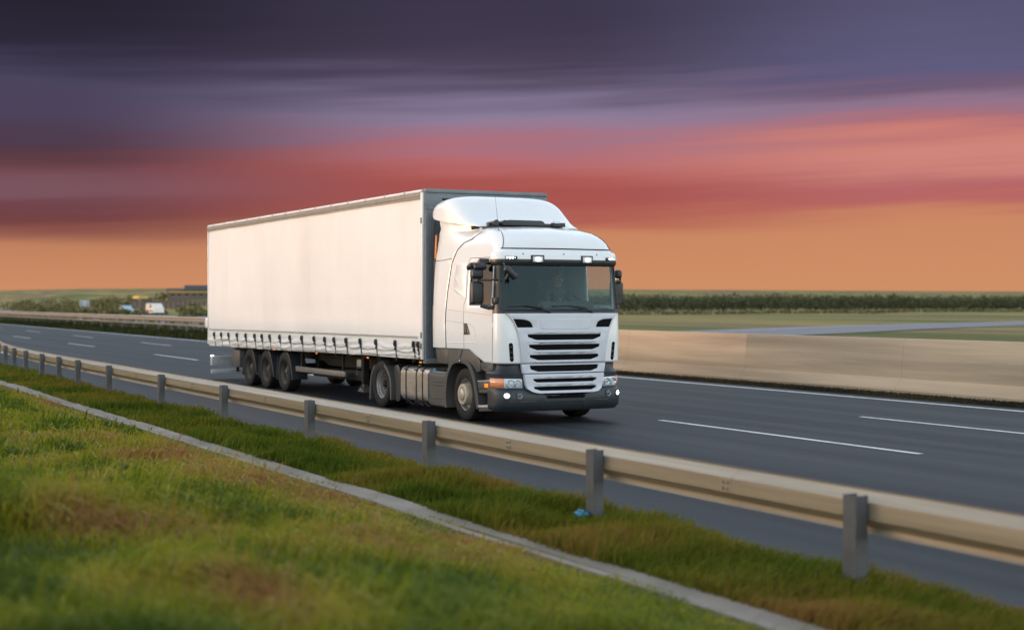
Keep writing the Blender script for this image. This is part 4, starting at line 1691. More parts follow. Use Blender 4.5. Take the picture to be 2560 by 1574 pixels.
def flanks(far=False):
    fy = (lambda a, b: (2 * YC - b, 2 * YC - a)) if far else (lambda a, b: (a, b))
    inner = [(0.95, 0.19), (0.915, 0.42), (0.975, 0.70), (1.12, 0.90), (1.30, 0.985), (1.64, 0.99), (1.82, 0.93), (1.98, 0.76), (2.09, 0.48), (2.15, 0.24)]
    y0, y1 = fy(-0.005, 0.36)
    if far:
        y0, y1 = y1, y0
    o = arch_strip('wheel_arch', smooth_path(inner[::-1] if far else inner[::-1])[::-1], 0.072, 0.072, y0, y1, M_grey, TRUCK)
    if not far:
        # split line, white reflector
        box('reflector', 1.475, 1.525, -0.016, -0.004, 1.02, 1.05, M_step, TRUCK, 0.003)
        box('arch_joint', 1.462, 1.468, -0.014, 0.0, 0.985, 1.07, M_seam, TRUCK)
        box('arch_joint', 1.532, 1.538, -0.014, 0.0, 0.985, 1.07, M_seam, TRUCK)
    a, b = fy(0.012, 0.07)
    # dark infill above the arch, below the white cab side
    prism('lower_panel', [(0.42, 1.232), (0.95, 1.232), (0.95, 0.955), (0.52, 0.955)], 'y', *fy(0.02, 0.30), M_grey, TRUCK, 0.01)
    prism('lower_panel', [(0.962, 1.232), (1.88, 1.243), (2.02, 1.21), (2.26, 1.05), (2.26, 0.88), (2.13, 0.86), (1.98, 0.98), (1.85, 1.03), (1.66, 1.063), (1.30, 1.06), (1.10, 0.98), (0.985, 0.90)], 'y', *fy(0.012, 0.10), M_grey, TRUCK, 0.006)
    if not far:
        tube('seam', [(1.57, 0.008, 1.235), (1.53, 0.006, 1.15), (1.47, 0.006, 1.075)], 0.005, M_seam, TRUCK, 5)
    # step well between arch and bumper
    prism('step_panel', [(2.27, 1.03), (2.74, 1.03), (2.72, 0.88), (2.56, 0.86), (2.40, 0.90), (2.27, 0.91)], 'y', *fy(0.015, 0.12), M_grey, TRUCK, 0.008)
    prism('step_well', [(2.12, 0.92), (2.74, 0.92), (2.74, 0.25), (2.20, 0.25)], 'y', *fy(0.16, 0.42), M_black, TRUCK, 0.01)
    prism('step_riser', [(2.19, 0.70), (2.735, 0.735), (2.735, 0.60), (2.20, 0.575)], 'y', *fy(0.0, 0.16), M_grey, TRUCK, 0.01)
    prism('step_riser', [(2.20, 0.573), (2.735, 0.598), (2.735, 0.53), (2.205, 0.51)], 'y', *fy(0.012, 0.16), M_grey, TRUCK, 0.008)
    prism('step_tread', [(2.19, 0.702), (2.735, 0.737), (2.735, 0.755), (2.19, 0.722)], 'y', *fy(-0.004, 0.17), M_step, TRUCK, 0.004)
    prism('step_tread', [(2.195, 0.265), (2.735, 0.30), (2.735, 0.335), (2.195, 0.305)], 'y', *fy(-0.006, 0.2), M_step, TRUCK, 0.004)
    prism('step_riser', [(2.20, 0.20), (2.70, 0.235), (2.735, 0.297), (2.20, 0.262)], 'y', *fy(0.012, 0.3), M_grey, TRUCK, 0.006)
    if not far:
        box('side_marker', 2.47, 2.60, -0.014, 0.004, 0.62, 0.685, M_orange, TRUCK, 0.008)


flanks()
flanks(True)


def tanks():
    T = empty('fuel_tank')
    T.parent = TRUCK
    y0 = 0.05
    prof = round_poly([(0.05, 0.20), (0.05, 0.85), (0.62, 0.85), (0.62, 0.20)], 0.14, 8)
    prism('tank_body', prof, 'x', -1.24, 0.02, M_alu, T, 0.02)
    for x in (-0.98, -0.50, -0.22):
        bm = bmesh.new()
        P = round_poly([(0.043, 0.12), (0.043, 0.858), (0.627, 0.858), (0.627, 0.12)], 0.145, 8)
        rows = []
        for (y, z) in P:
            rows.append([bm.verts.new((x + d, y, z)) for d in (-0.022, 0.022)])
        for i in range(len(P) - 1):
            bm.faces.new((rows[i][0], rows[i][1], rows[i + 1][1], rows[i + 1][0]))
        o = frombm('strap', bm, M_black, T, 40)
        o.modifiers.new('t', 'SOLIDIFY').thickness = 0.012
        tube('strap_bolt', [(x + 0.02, 0.05, 0.79), (x + 0.02, 0.0, 0.80)], 0.014, M_black, T, 6)
        tube('strap_end', [(x + 0.02, 0.09, 0.20), (x + 0.1, 0.15, 0.13)], 0.014, M_black, T, 6)
    lathe('filler_cap', [(0.0, 0.04), (0.05, 0.04), (0.055, 0.0)], (-0.62, 0.2, 0.85), M_black, T, 16, 'z')
    Bx = empty('battery_box')
    Bx.parent = TRUCK
    prism('box_cover', round_poly([(0.02, 0.17), (0.02, 0.74), (0.06, 0.79), (0.5, 0.79), (0.5, 0.17)], [0.06, 0.05, 0.04, 0.02, 0.02], 4), 'x', 0.16, 0.84, M_grey, Bx, 0.02)
    for z in (0.63, 0.57, 0.33):
        box('rib', 0.24, 0.72, 0.008, 0.03, z - 0.012, z + 0.012, M_grey, Bx, 0.006)
    for k in range(10):
        box('top_grip', 0.20 + 0.06 * k, 0.245 + 0.06 * k, 0.06, 0.14, 0.79, 0.80, M_step, Bx, 0.003)
    lathe('additive_cap', [(0.0, 0.05), (0.04, 0.05), (0.045, 0.0)], (0.09, 0.18, 0.80), M_blue, TRUCK, 14, 'z')
    prism('additive_tank', round_poly([(0.08, 0.22), (0.08, 0.80), (0.6, 0.80), (0.6, 0.22)], 0.08, 5), 'x', 0.03, 0.15, M_bumper, TRUCK, 0.01)
    # far side tank
    prism('fuel_tank', [(2 * YC - a, b) for a, b in prof][::-1], 'x', -1.24, 0.8, M_alu, TRUCK, 0.02)
    # frame, axles, fifth wheel
    F = empty('chassis')
    F.parent = TRUCK
    for y in (0.78, 1.52):
        prism('frame_rail', [(y, 0.62), (y, 0.90), (y + 0.08, 0.90), (y + 0.08, 0.62)], 'x', -3.15, 2.4, M_chassis, F, 0.01)
    for x in (-3.1, -1.5, -0.3, 1.2):
        box('cross_member', x - 0.05, x + 0.05, 0.86, 1.52, 0.68, 0.85, M_chassis, F, 0.01)
    lathe('fifth_wheel', [(0.0, 0.05), (0.42, 0.05), (0.44, 0.0), (0.40, -0.04)], (-1.95, YC, 0.98), M_chassis, F, 28, 'z')
    box('fifth_wheel_mount', -2.3, -1.6, 0.75, 1.63, 0.88, 0.95, M_chassis, F, 0.02)
    tube('axle', [(1.61, 0.2, 0.45), (1.61, 0.5, 0.36), (1.61, 1.88, 0.36), (1.61, 2.2, 0.45)], 0.06, M_chassis, F, 8)
    tube('axle', [(-2.2, 0.4, 0.455), (-2.2, 2.0, 0.455)], 0.09, M_chassis, F, 10)
    lathe('differential', [(0.0, 0.2), (0.14, 0.16), (0.2, 0.0), (0.14, -0.16), (0.0, -0.2)], (-2.2, YC, 0.455), M_chassis, F, 16, 'x')
    box('engine', 1.0, 2.5, 0.88, 1.5, 0.42, 1.15, M_chassis, F, 0.05)
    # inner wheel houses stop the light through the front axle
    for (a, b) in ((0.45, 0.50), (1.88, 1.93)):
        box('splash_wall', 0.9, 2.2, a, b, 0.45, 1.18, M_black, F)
    # mudguards of the drive wheel
    for far in (False, True):
        fy = (lambda a, b: (2 * YC - b, 2 * YC - a)) if far else (lambda a, b: (a, b))
        a, b = fy(0.03, 0.62)
        if far:
            a, b = b, a
        arch_strip('mudguard', smooth_path([(-1.66, 0.17), (-1.66, 0.45), (-1.74, 0.66), (-1.90, 0.80), (-2.0, 0.845)]), 0.06, 0.06, a, b, M_grey, TRUCK)
        arch_strip('mudguard', smooth_path([(-2.52, 0.82), (-2.68, 0.66), (-2.76, 0.42), (-2.80, 0.13)]), 0.05, 0.05, a, b, M_grey, TRUCK)
        prism('mudguard_side', smooth_path([(-1.58, 0.17), (-1.36, 0.20), (-1.40, 0.80), (-1.66, 0.80), (-1.62, 0.5)], 3), 'y', *fy(0.09, 0.14), M_bumper, TRUCK, 0.01)


tanks()
settle(TRUCK, (0.6, YC, 0.0))


# ------------------------------------------------------------------ semi-trailer
TRAILER = empty('semi_trailer')
tag(TRAILER, 'long white curtain-sided box trailer behind the truck cab', 'trailer')
TL, TW, TH = 14.18, 2.54, 4.12
HOOKS = [-13.58, -12.94, -12.28, -11.55, -10.82, -10.1, -9.53, -8.93, -8.2, -7.48, -6.67, -5.87, -5.2, -4.64, -3.93, -3.15, -2.31, -1.33, -0.45, -0.25]


def curtain(far=False):
    X = np.unique(np.concatenate([np.linspace(-TL + 0.02, -0.10, 150), np.array(HOOKS) - 0.03, np.array(HOOKS), np.array(HOOKS) + 0.03]))
    Z = np.concatenate([np.linspace(0.96, 1.40, 18), np.linspace(1.46, 3.96, 26)])
    XX, ZZ = np.meshgrid(X, Z, indexing='ij')
    bottom = np.interp(XX, [-14.2, -8.1, -3.7, 0], [0.905, 0.945, 0.99, 1.0])
    low = ss(1.42 - ZZ, 0.0, 0.35)
    Zr = np.where(ZZ < 1.40, 1.40 - (1.40 - ZZ) / 0.44 * (1.40 - bottom), ZZ)
    # pillars behind the curtain and a soft belly between them
    d = 0.018 * np.sin((XX + 14) / 13.8 * math.pi * 4) ** 2 * np.sin((ZZ - 0.9) / 3.1 * math.pi).clip(0, 1)
    d += (vnoise(XX, ZZ, 1.7, 4) - 0.5) * 0.03 * ss(ZZ, 1.3, 2.0)
    for zs in (2.16, 3.05):
        d += 0.004 * np.exp(-((ZZ - zs + 0.012 * np.sin(XX * 0.8)) / 0.05) ** 2)
    for xs_ in (-12.3, -9.2, -6.1, -3.0):
        d += 0.010 * np.exp(-((XX - xs_) / 0.16) ** 2) * ss(ZZ, 1.5, 2.2)
    d += 0.010 * (vnoise(XX, ZZ * 0.25, 0.45, 41) - 0.5) * ss(ZZ, 2.6, 3.9)
    # the pull of every strap
    pull = np.zeros_like(XX)
    for h in HOOKS:
        pull = np.maximum(pull, np.exp(-((XX - h) / 0.07) ** 2))
    folds = np.sin(ZZ * 46 + 6 * vnoise(XX, ZZ, 0.9, 6) * 2.0) * 0.011 + (vnoise(XX * 0.5, ZZ * 6, 0.5, 8) - 0.5) * 0.035
    d += low * (folds * (1 - pull) - 0.022 * pull + 0.012)
    # diagonal folds towards the front corner strap
    cor = ss(XX, -1.6, -0.5) * low
    d += cor * 0.014 * np.sin((ZZ - 0.35 * (XX + 0.4)) * 60)
    # tuck the hem in
    d -= 0.03 * ss(1.02 - ZZ, 0.0, 0.06)
    Yv = -0.004 - d
    if far:
        Yv = TW - Yv
    v = np.stack([XX.ravel(), Yv.ravel(), Zr.ravel()], 1)
    n, m = XX.shape
    i = (np.arange(n - 1)[:, None] * m + np.arange(m - 1)[None, :]).ravel()
    f = np.stack([i, i + m, i + m + 1, i + 1], 1)
    if far:
        f = f[:, ::-1]
    me = fast_mesh('curtain', v, f)
    return link('curtain', me, M_tarp, TRAILER, True)


curtain()
curtain(True)


def straps():
    bm = bmesh.new()
    bm_box(bm, -0.016, 0.016, -0.020, -0.012, -0.37, -0.02, 0.0)
    me_s = bpy.data.meshes.new('strap')
    bm.to_mesh(me_s)
    bm.free()
    me_s.materials.append(M_black)
    bm = bmesh.new()
    bm_box(bm, -0.032, 0.032, -0.050, -0.012, -0.125, 0.0, 0.008, 1)
    bm_box(bm, -0.022, 0.022, -0.062, -0.045, -0.095, -0.03, 0.006, 1)
    bm_box(bm, -0.020, 0.020, -0.045, -0.012, -0.19, -0.135, 0.006, 1)
    me_b = bpy.data.meshes.new('buckle')
    bm.to_mesh(me_b)
    bm.free()
    me_b.materials.append(M_black)
    for k, x in enumerate(HOOKS):
        z = interp(x, [(-14, 1.275), (-7, 1.315), (-0.2, 1.335)])
        s = bpy.data.objects.new('strap', me_s)
        COL.objects.link(s)
        s.parent = TRAILER
        s.location = (x, -0.005, z)
        s.rotation_euler = (R(4), R(random.uniform(-3, 3)) + (R(-4) if x < -4 else 0), 0)
        b = bpy.data.objects.new('buckle', me_b)
        COL.objects.link(b)
        b.parent = s
        b.rotation_euler = (0, R(random.uniform(-3, 3)), 0)
    # slack lashing cord threaded through the buckles
    P = []
    for a, b in zip(HOOKS[:-1], HOOKS[1:]):
        for t in np.linspace(0, 1, 7)[:-1]:
            x = a + (b - a) * t
            z = interp(x, [(-14, 1.275), (-7, 1.315), (-0.2, 1.335)]) - 0.15 - 0.05 * vnoise(x, 0, 2.7, 3) - 0.03 * math.sin(math.pi * t)
            P.append((x, -0.042, float(z)))
    tube('lashing_cord', P, 0.006, M_black, TRAILER, 5)
    P2 = [(x, y + 0.004, z - 0.10 - 0.03 * math.sin(x * 1.3)) for x, y, z in P[12:]]
    tube('lashing_cord', P2, 0.005, M_tarpband, TRAILER, 5)


straps()


def trailer_body():
    # band sewn on the curtain above the buckles
    v, f = [], []
    X = np.linspace(-TL + 0.15, -0.32, 90)
    for x in X:
        z = interp(x, [(-14, 1.345), (-5.8, 1.39), (-0.3, 1.41)])
        y = -0.048
        v += [(x, -0.036, z - 0.018), (x, y + 0.006, z), (x, -0.036, z + 0.018)]
    for i in range(len(X) - 1):
        f += [(3 * i, 3 * i + 3, 3 * i + 4, 3 * i + 1), (3 * i + 1, 3 * i + 4, 3 * i + 5, 3 * i + 2)]
    mesh('curtain_band', v, f, M_tarpband, TRAILER)
    # roof rails, roof skin with bows
    for far in (False, True):
        s = (lambda pts: [(TW - y, z) for y, z in pts][::-1]) if far else (lambda pts: pts)
        prism('roof_rail', s([(-0.035, 3.95), (-0.035, 3.985), (-0.045, 3.995), (-0.045, 4.035), (-0.03, 4.045), (-0.03, 4.07), (0.06, 4.07), (0.06, 3.95)]), 'x', -TL, -0.12, M_rail_alu, TRAILER)
        prism('roof_hem', s([(-0.028, 4.0705), (-0.036, 4.09), (-0.02, 4.115), (0.10, 4.12), (0.10, 4.0705)]), 'x', -TL, -0.10, M_tarp, TRAILER)
    bm = bmesh.new()
    bm_box(bm, -TL + 0.02, -0.1, 0.05, TW - 0.05, 4.06, 4.112, 0.0)
    frombm('roof_skin', bm, M_tarp, TRAILER)
    for k in range(14):
        x = -0.9 - k * 0.98
        prism('roof_clip', [(x, 4.075), (x + 0.05, 4.075), (x + 0.08, 4.121), (x + 0.03, 4.121)], 'y', -0.040, -0.02, M_lightgrey, TRAILER, 0.002)
    # front bulkhead: corner posts, head rail, ribbed sheet
    Bk = empty('bulkhead')
    Bk.parent = TRAILER
    box('front_sheet', -0.06, -0.02, 0.05, TW - 0.05, 1.0, 4.0, M_front, Bk)
    for y0, y1 in ((0.0, 0.20), (TW - 0.20, TW)):
        prism('corner_post', [(-0.10, y0), (0.0, y0), (0.02, y0 + 0.02), (0.02, y1 - 0.05), (0.0, y1), (-0.10, y1)], 'z', 0.98, 3.74, M_front, Bk, 0.006)
        for q in (0.06, 0.105):
            yq = y0 + q if y0 < 1 else y1 - q
            box('post_rib', 0.018, 0.03, yq - 0.008, yq + 0.008, 1.05, 3.70, M_front, Bk, 0.003)
    box('head_rail', -0.10, 0.015, 0.0, TW, 3.74, 3.80, M_front, Bk, 0.012)
    box('head_rail', -0.10, 0.0, 0.0, TW, 3.80, 4.06, M_front, Bk, 0.008)
    box('head_rail', -0.10, 0.03, 0.0, TW, 4.06, 4.125, M_front, Bk, 0.008)
    box('head_groove', 0.0, 0.012, 0.35, TW - 0.35, 3.92, 3.96, M_seam, Bk, 0.004)
    for k in range(7):
        y = 0.42 + k * 0.28
        box('sheet_rib', -0.02, 0.0, y - 0.04, y + 0.04, 1.05, 3.72, M_front, Bk, 0.006)
    box('foot_rail', -0.10, 0.03, 0.0, TW, 0.93, 1.02, M_front, Bk, 0.01)
    # white corner edge of the curtain with its latch
    box('curtain_pole', -0.12, -0.035, -0.04, 0.0, 1.0, 4.06, M_tarp, TRAILER, 0.012)
    for z in (3.55, 1.45, 1.25):
        box('curtain_latch', -0.085, -0.055, -0.055, -0.03, z - 0.06, z + 0.05, M_black, TRAILER, 0.006)
    # rear frame and doors
    box('rear_door', -TL, -TL + 0.06, 0.03, TW - 0.03, 1.0, 4.05, M_lightgrey, TRAILER, 0.01)
    for y in (0.0, TW - 0.06):
        box('rear_post', -TL - 0.02, -TL + 0.04, y - 0.03, y + 0.09, 0.95, 4.1, M_tarp, TRAILER, 0.01)
    prism('curtain_flap', round_poly([(-14.20, 1.62), (-14.34, 1.66), (-14.38, 1.52), (-14.32, 1.36), (-14.20, 1.38)], 0.04, 3), 'y', -0.05, 0.10, M_tarp, TRAILER, 0.01)
    # floor and frame
    Fr = empty('chassis')
    Fr.parent = TRAILER
    box('floor_edge', -TL, -0.05, 0.03, TW - 0.03, 1.02, 1.12, M_chassis, Fr)
    for y in (0.68, 1.76):
        prism('frame_rail', [(-TL + 0.1, 0.78), (-TL + 0.1, 1.02), (-0.4, 1.02), (-0.4, 0.94), (-3.3, 0.90), (-3.6, 0.64), (-6.85, 0.63), (-7.15, 0.74)], 'y', y, y + 0.10, M_chassis, Fr, 0.008)
    for k in range(17):
        x = -13.8 + k * 0.82
        box('cross_member', x - 0.04, x + 0.04, 0.06, TW - 0.06, 0.93, 1.02, M_chassis, Fr)
    for x in (-10.78, -9.47, -8.11):
        tube('axle', [(x, 0.2, 0.455), (x, 2.3, 0.455)], 0.075, M_chassis, Fr, 10)
        for y in (0.68, 1.76):
            box('spring_hanger', x + 0.35, x + 0.55, y, y + 0.1, 0.5, 0.8, M_chassis, Fr, 0.02)
    box('equipment_panel', -4.8, -4.55, 0.55, 0.66, 0.66, 0.84, M_lightgrey, Fr, 0.01)
    tube('air_tank', [(-6.6, 0.95, 0.72), (-5.2, 0.95, 0.72)], 0.14, M_chassis, Fr, 14)
    # pallet crate below the frame
    prism('pallet_box', [(-6.95, 0.40), (-6.95, 0.56), (-4.2, 0.62), (-3.9, 0.62), (-3.9, 0.42)], 'y', 0.35, 2.1, M_chassis, TRAILER, 0.01)
    # wheels with their guards
    for x in (-10.78, -9.47, -8.11):
        wheel(TRAILER, x, 'trail', y=0.06)
        wheel(TRAILER, x, 'trail', True, y=-0.06)
        for far in (False, True):
            a, b = (0.05, 0.42) if not far else (TW - 0.05, TW - 0.42)
            arch_strip('mudguard', smooth_path([(x + 0.60, 0.30), (x + 0.50, 0.60), (x + 0.36, 0.82), (x + 0.2, 0.92)]), 0.035, 0.035, a, b, M_bumper, TRAILER)
        arch_strip('mudguard', smooth_path([(x - 0.46, 0.80), (x - 0.52, 0.6), (x - 0.56, 0.25)]), 0.03, 0.03, 0.05, 0.42, M_bumper, TRAILER)
    for y in (0.10, TW - 0.15):
        box('side_guard', -7.45, -4.33, y, y + 0.05, 0.49, 0.605, M_guard if y < 1 else M_chassis, TRAILER, 0.008)
        for x in (-7.2, -4.6):
            box('guard_bracket', x - 0.03, x + 0.03, y + 0.052, y + 0.10, 0.45, 1.0, M_chassis, TRAILER)
        L_ = empty('landing_leg')
        L_.parent = TRAILER
        yy = 0.30 if y < 1 else TW - 0.45
        box('leg_tube', -3.90, -3.78, yy, yy + 0.13, 0.36, 1.0, M_chassis, L_, 0.01)
        box('leg_inner', -3.88, -3.80, yy + 0.02, yy + 0.11, 0.26, 0.36, M_rimbrown, L_, 0.006)
        prism('foot', [(-4.05, 0.20), (-3.68, 0.20), (-3.70, 0.225), (-3.80, 0.29), (-3.90, 0.29), (-4.03, 0.225)], 'y', yy - 0.03, yy + 0.16, M_rimbrown, L_, 0.006)
        tube('crank', [(-3.84, yy, 0.72), (-3.84, yy - 0.12, 0.72), (-3.80, yy - 0.13, 0.55)], 0.012, M_rimbrown, L_, 6)
    # tool box, marker lamps, rear bumper
    box('tool_box', -12.35, -11.62, 0.06, 0.5, 0.42, 0.85, M_grey, TRAILER, 0.02)
    for x in (-11.45, -8.78, -5.85, -2.86, -0.25):
        box('side_marker', x - 0.035, x + 0.035, 0.012, 0.04, 0.93, 0.96, M_orange, TRAILER, 0.008)
    box('lamp_board', -14.28, -14.08, 0.06, 0.95, 0.37, 0.62, M_lightgrey, TRAILER, 0.02)
    box('lamp_board', -14.28, -14.08, TW - 0.95, TW - 0.06, 0.37, 0.62, M_lightgrey, TRAILER, 0.02)
    box('marker_lamp', -14.20, -14.12, 0.05, 0.12, 0.622, 0.65, M_led, TRAILER, 0.006)
    box('underrun_bar', -14.30, -14.18, 0.08, TW - 0.08, 0.14, 0.26, M_lightgrey, TRAILER, 0.02)
    for y in (0.75, 1.75):
        box('bar_bracket', -14.17, -14.09, y, y + 0.06, 0.2, 0.95, M_chassis, TRAILER)
    # kingpin plate and air lines towards the cab
    box('coupling_plate', -2.7, -0.5, 0.5, 2.0, 0.90, 0.93, M_chassis, TRAILER)
    for y in (1.0, 1.2, 1.4):
        tube('air_line', [(-0.02, y, 2.0), (0.25, y, 1.7), (0.45, y + 0.05, 1.35), (0.85, y, 1.6)], 0.014, M_black, TRAILER, 6)


trailer_body()
settle(TRAILER, (-7.0, TW / 2, 0.0))


# ------------------------------------------------------------------ driver behind the windshield
def driver():
    J = {}
    bm = bmesh.new()
    lay = []

    def v(name, p, r):
        J[name] = (bm.verts.new(p), r)
        lay.append(name)

    def e(a, b):
        bm.edges.new((J[a][0], J[b][0]))
    y = 1.74
    v('pelvis', (1.84, y, 1.74), (0.15, 0.17))
    v('waist', (1.80, y, 1.92), (0.12, 0.15))
    v('chest', (1.80, y, 2.12), (0.13, 0.18))
    v('neckb', (1.82, y, 2.29), (0.07, 0.08))
    v('neck', (1.84, y, 2.35), (0.055, 0.055))
    v('jaw', (1.86, y, 2.42), (0.075, 0.07))
    v('skull', (1.85, y, 2.51), (0.095, 0.085))
    v('crown', (1.84, y, 2.58), (0.06, 0.055))
    v('nose', (1.965, y, 2.47), (0.014, 0.014))
    for a, b in (('pelvis', 'waist'), ('waist', 'chest'), ('chest', 'neckb'), ('neckb', 'neck'), ('neck', 'jaw'), ('jaw', 'skull'), ('skull', 'crown'), ('jaw', 'nose')):
        e(a, b)
    for s, t in ((-1, 'a'), (1, 'b')):
        v('sh' + t, (1.80, y + s * 0.19, 2.22), (0.07, 0.07))
        v('el' + t, (1.98, y + s * 0.28, 1.99), (0.05, 0.05))
        v('wr' + t, (2.22, y + s * 0.22, 2.04), (0.03, 0.03))
        v('pa' + t, (2.29, y + s * 0.205, 2.08), (0.034, 0.022))
        e('neckb', 'sh' + t)
        e('sh' + t, 'el' + t)
        e('el' + t, 'wr' + t)
        e('wr' + t, 'pa' + t)
        for k in range(4):
            v('f%d%s' % (k, t), (2.335, y + s * (0.23 - 0.006 * k), 2.125 - 0.024 * k), (0.009, 0.009))
            v('g%d%s' % (k, t), (2.345, y + s * (0.195 - 0.004 * k), 2.12 - 0.022 * k), (0.008, 0.008))
            e('pa' + t, 'f%d%s' % (k, t))
            e('f%d%s' % (k, t), 'g%d%s' % (k, t))
        v('t' + t, (2.28, y + s * 0.17, 2.12), (0.010, 0.010))
        e('pa' + t, 't' + t)
        v('hi' + t, (1.92, y + s * 0.10, 1.70), (0.09, 0.09))
        v('kn' + t, (2.28, y + s * 0.14, 1.72), (0.065, 0.065))
        v('an' + t, (2.36, y + s * 0.14, 1.36), (0.045, 0.045))
        v('to' + t, (2.48, y + s * 0.14, 1.30), (0.035, 0.04))
        e('pelvis', 'hi' + t)
        e('hi' + t, 'kn' + t)
        e('kn' + t, 'an' + t)
        e('an' + t, 'to' + t)
    me = bpy.data.meshes.new('person')
    bm.verts.index_update()
    order = [(J[n][0].index, J[n][1]) for n in lay]
    bm.to_mesh(me)
    bm.free()
    o = link('person', me, None)
    sk = o.modifiers.new('skin', 'SKIN')
    for i, r in order:
        me.skin_vertices[0].data[i].radius = r
    me.skin_vertices[0].data[0].use_root = True
    o.modifiers.new('sub', 'SUBSURF').levels = 2
    o.modifiers['sub'].render_levels = 2
    m = bpy.data.materials.new('skin_and_clothes')
    m.use_nodes = True
    nt = m.node_tree
    g = nt.nodes.new('ShaderNodeNewGeometry')
    sp = nt.nodes.new('ShaderNodeSeparateXYZ')
    nt.links.new(g.outputs['Position'], sp.inputs[0])
    # shirt below the collar and behind the wrists, skin above and in front
    a = nt.nodes.new('ShaderNodeMath')
    a.operation = 'GREATER_THAN'
    a.inputs[1].default_value = 2.325
    nt.links.new(sp.outputs[2], a.inputs[0])
    b = nt.nodes.new('ShaderNodeMath')
    b.operation = 'GREATER_THAN'
    b.inputs[1].default_value = 2.06
    nt.links.new(sp.outputs[0], b.inputs[0])
    b2 = nt.nodes.new('ShaderNodeMath')
    b2.operation = 'GREATER_THAN'
    b2.inputs[1].default_value = 1.9
    nt.links.new(sp.outputs[2], b2.inputs[0])
    b3 = nt.nodes.new('ShaderNodeMath')
    b3.operation = 'MULTIPLY'
    nt.links.new(b.outputs[0], b3.inputs[0])
    nt.links.new(b2.outputs[0], b3.inputs[1])
    c = nt.nodes.new('ShaderNodeMath')
    c.operation = 'MAXIMUM'
    nt.links.new(a.outputs[0], c.inputs[0])
    nt.links.new(b3.outputs[0], c.inputs[1])
    mx = nt.nodes.new('ShaderNodeMix')
    mx.data_type = 'RGBA'
    nt.links.new(c.outputs[0], mx.inputs[0])
    mx.inputs[6].default_value = (0.035, 0.038, 0.045, 1)
    mx.inputs[7].default_value = (0.20, 0.11, 0.08, 1)
    nt.links.new(mx.outputs[2], nt.nodes['Principled BSDF'].inputs['Base Color'])
    nt.nodes['Principled BSDF'].inputs['Roughness'].default_value = 0.7
    me.materials.append(m)
    tag(o, 'driver in a dark shirt holding the steering wheel behind the windshield', 'person')
    hv = [(r, a) for r, a in ((0.0, 0.125), (0.05, 0.115), (0.085, 0.08), (0.098, 0.03), (0.096, -0.01))]
    for sg in (-1, 1):
        lathe('eye', [(0.0, 0.008), (0.009, 0.004), (0.010, -0.006)], (1.942, y + sg * 0.034, 2.50), M_dash, o, 10, 'x')
        lathe('ear', [(0.0, 0.012), (0.022, 0.008), (0.028, -0.01)], (1.85, y + sg * 0.092, 2.475), m, o, 12, 'y', sg)
    box('mouth', 1.938, 1.948, y - 0.026, y + 0.026, 2.418, 2.426, M_seat, o, 0.003)
    h = lathe('hair', hv, (1.825, y, 2.50), M_dash, o, 20, 'z')


driver()


# ------------------------------------------------------------------ vegetation
def veg_material(name, stops, rough=0.6, trans=0.25):
    m = bpy.data.materials.new(name)
    m.use_nodes = True
    nt = m.node_tree
    N, L = nt.nodes, nt.links
    p = N['Principled BSDF']
    p.inputs['Roughness'].default_value = rough
    p.inputs['Specular IOR Level'].default_value = 0.25
    at = N.new('ShaderNodeAttribute')
    at.attribute_name = 'tint'
    g = N.new('ShaderNodeNewGeometry')
    nz = N.new('ShaderNodeTexNoise')
    nz.inputs['Scale'].default_value = 0.55
    nz.inputs['Detail'].default_value = 3
    L.new(g.outputs['Position'], nz.inputs['Vector'])
    ad = N.new('ShaderNodeMath')
    ad.operation = 'MULTIPLY_ADD'
    ad.inputs[1].default_value = 1.6
    ad.inputs[2].default_value = -0.8
    L.new(nz.outputs[0], ad.inputs[0])
    s2 = N.new('ShaderNodeMath')
    s2.operation = 'ADD'
    s2.use_clamp = True
    L.new(ad.outputs[0], s2.inputs[0])
    L.new(at.outputs['Fac'], s2.inputs[1])
    r = N.new('ShaderNodeValToRGB')
    e = r.color_ramp.elements
    while len(e) < len(stops):
        e.new(0.5)
    for k, (pos, c) in zip(e, stops):
        k.position = pos
        k.color = (*c, 1)
    L.new(s2.outputs[0], r.inputs[0])
    L.new(r.outputs[0], p.inputs['Base Color'])
    tr = N.new('ShaderNodeBsdfTranslucent')
    L.new(r.outputs[0], tr.inputs[0])
    mx = N.new('ShaderNodeMixShader')
    mx.inputs[0].default_value = trans
    L.new(p.outputs[0], mx.inputs[1])
    L.new(tr.outputs[0], mx.inputs[2])
    L.new(mx.outputs[0], N['Material Output'].inputs[0])
    return m


M_bankgrass = veg_material('bank_grass', [(0.0, (0.09, 0.14, 0.012)), (0.22, (0.24, 0.28, 0.018)), (0.45, (0.40, 0.36, 0.028)), (0.68, (0.42, 0.31, 0.055)), (0.88, (0.44, 0.28, 0.10)), (1.0, (0.40, 0.18, 0.06))], trans=0.35)
M_vergegrass = veg_material('verge_grass', [(0.0, (0.045, 0.075, 0.008)), (0.35, (0.105, 0.145, 0.012)), (0.65, (0.19, 0.18, 0.018)), (0.88, (0.26, 0.19, 0.035)), (1.0, (0.32, 0.17, 0.05))], trans=0.35)
M_leaf = veg_material('scrub_leaf', [(0.0, (0.06, 0.07, 0.022)), (0.5, (0.12, 0.115, 0.04)), (0.8, (0.19, 0.16, 0.065)), (1.0, (0.26, 0.19, 0.10))])
M_mediangrass = veg_material('median_grass', [(0.0, (0.030, 0.038, 0.010)), (0.5, (0.055, 0.065, 0.016)), (0.8, (0.09, 0.085, 0.025)), (1.0, (0.13, 0.09, 0.04))])
M_weeds = veg_material('dry_weeds', [(0.0, (0.030, 0.026, 0.015)), (0.6, (0.06, 0.048, 0.03)), (1.0, (0.09, 0.08, 0.03))])
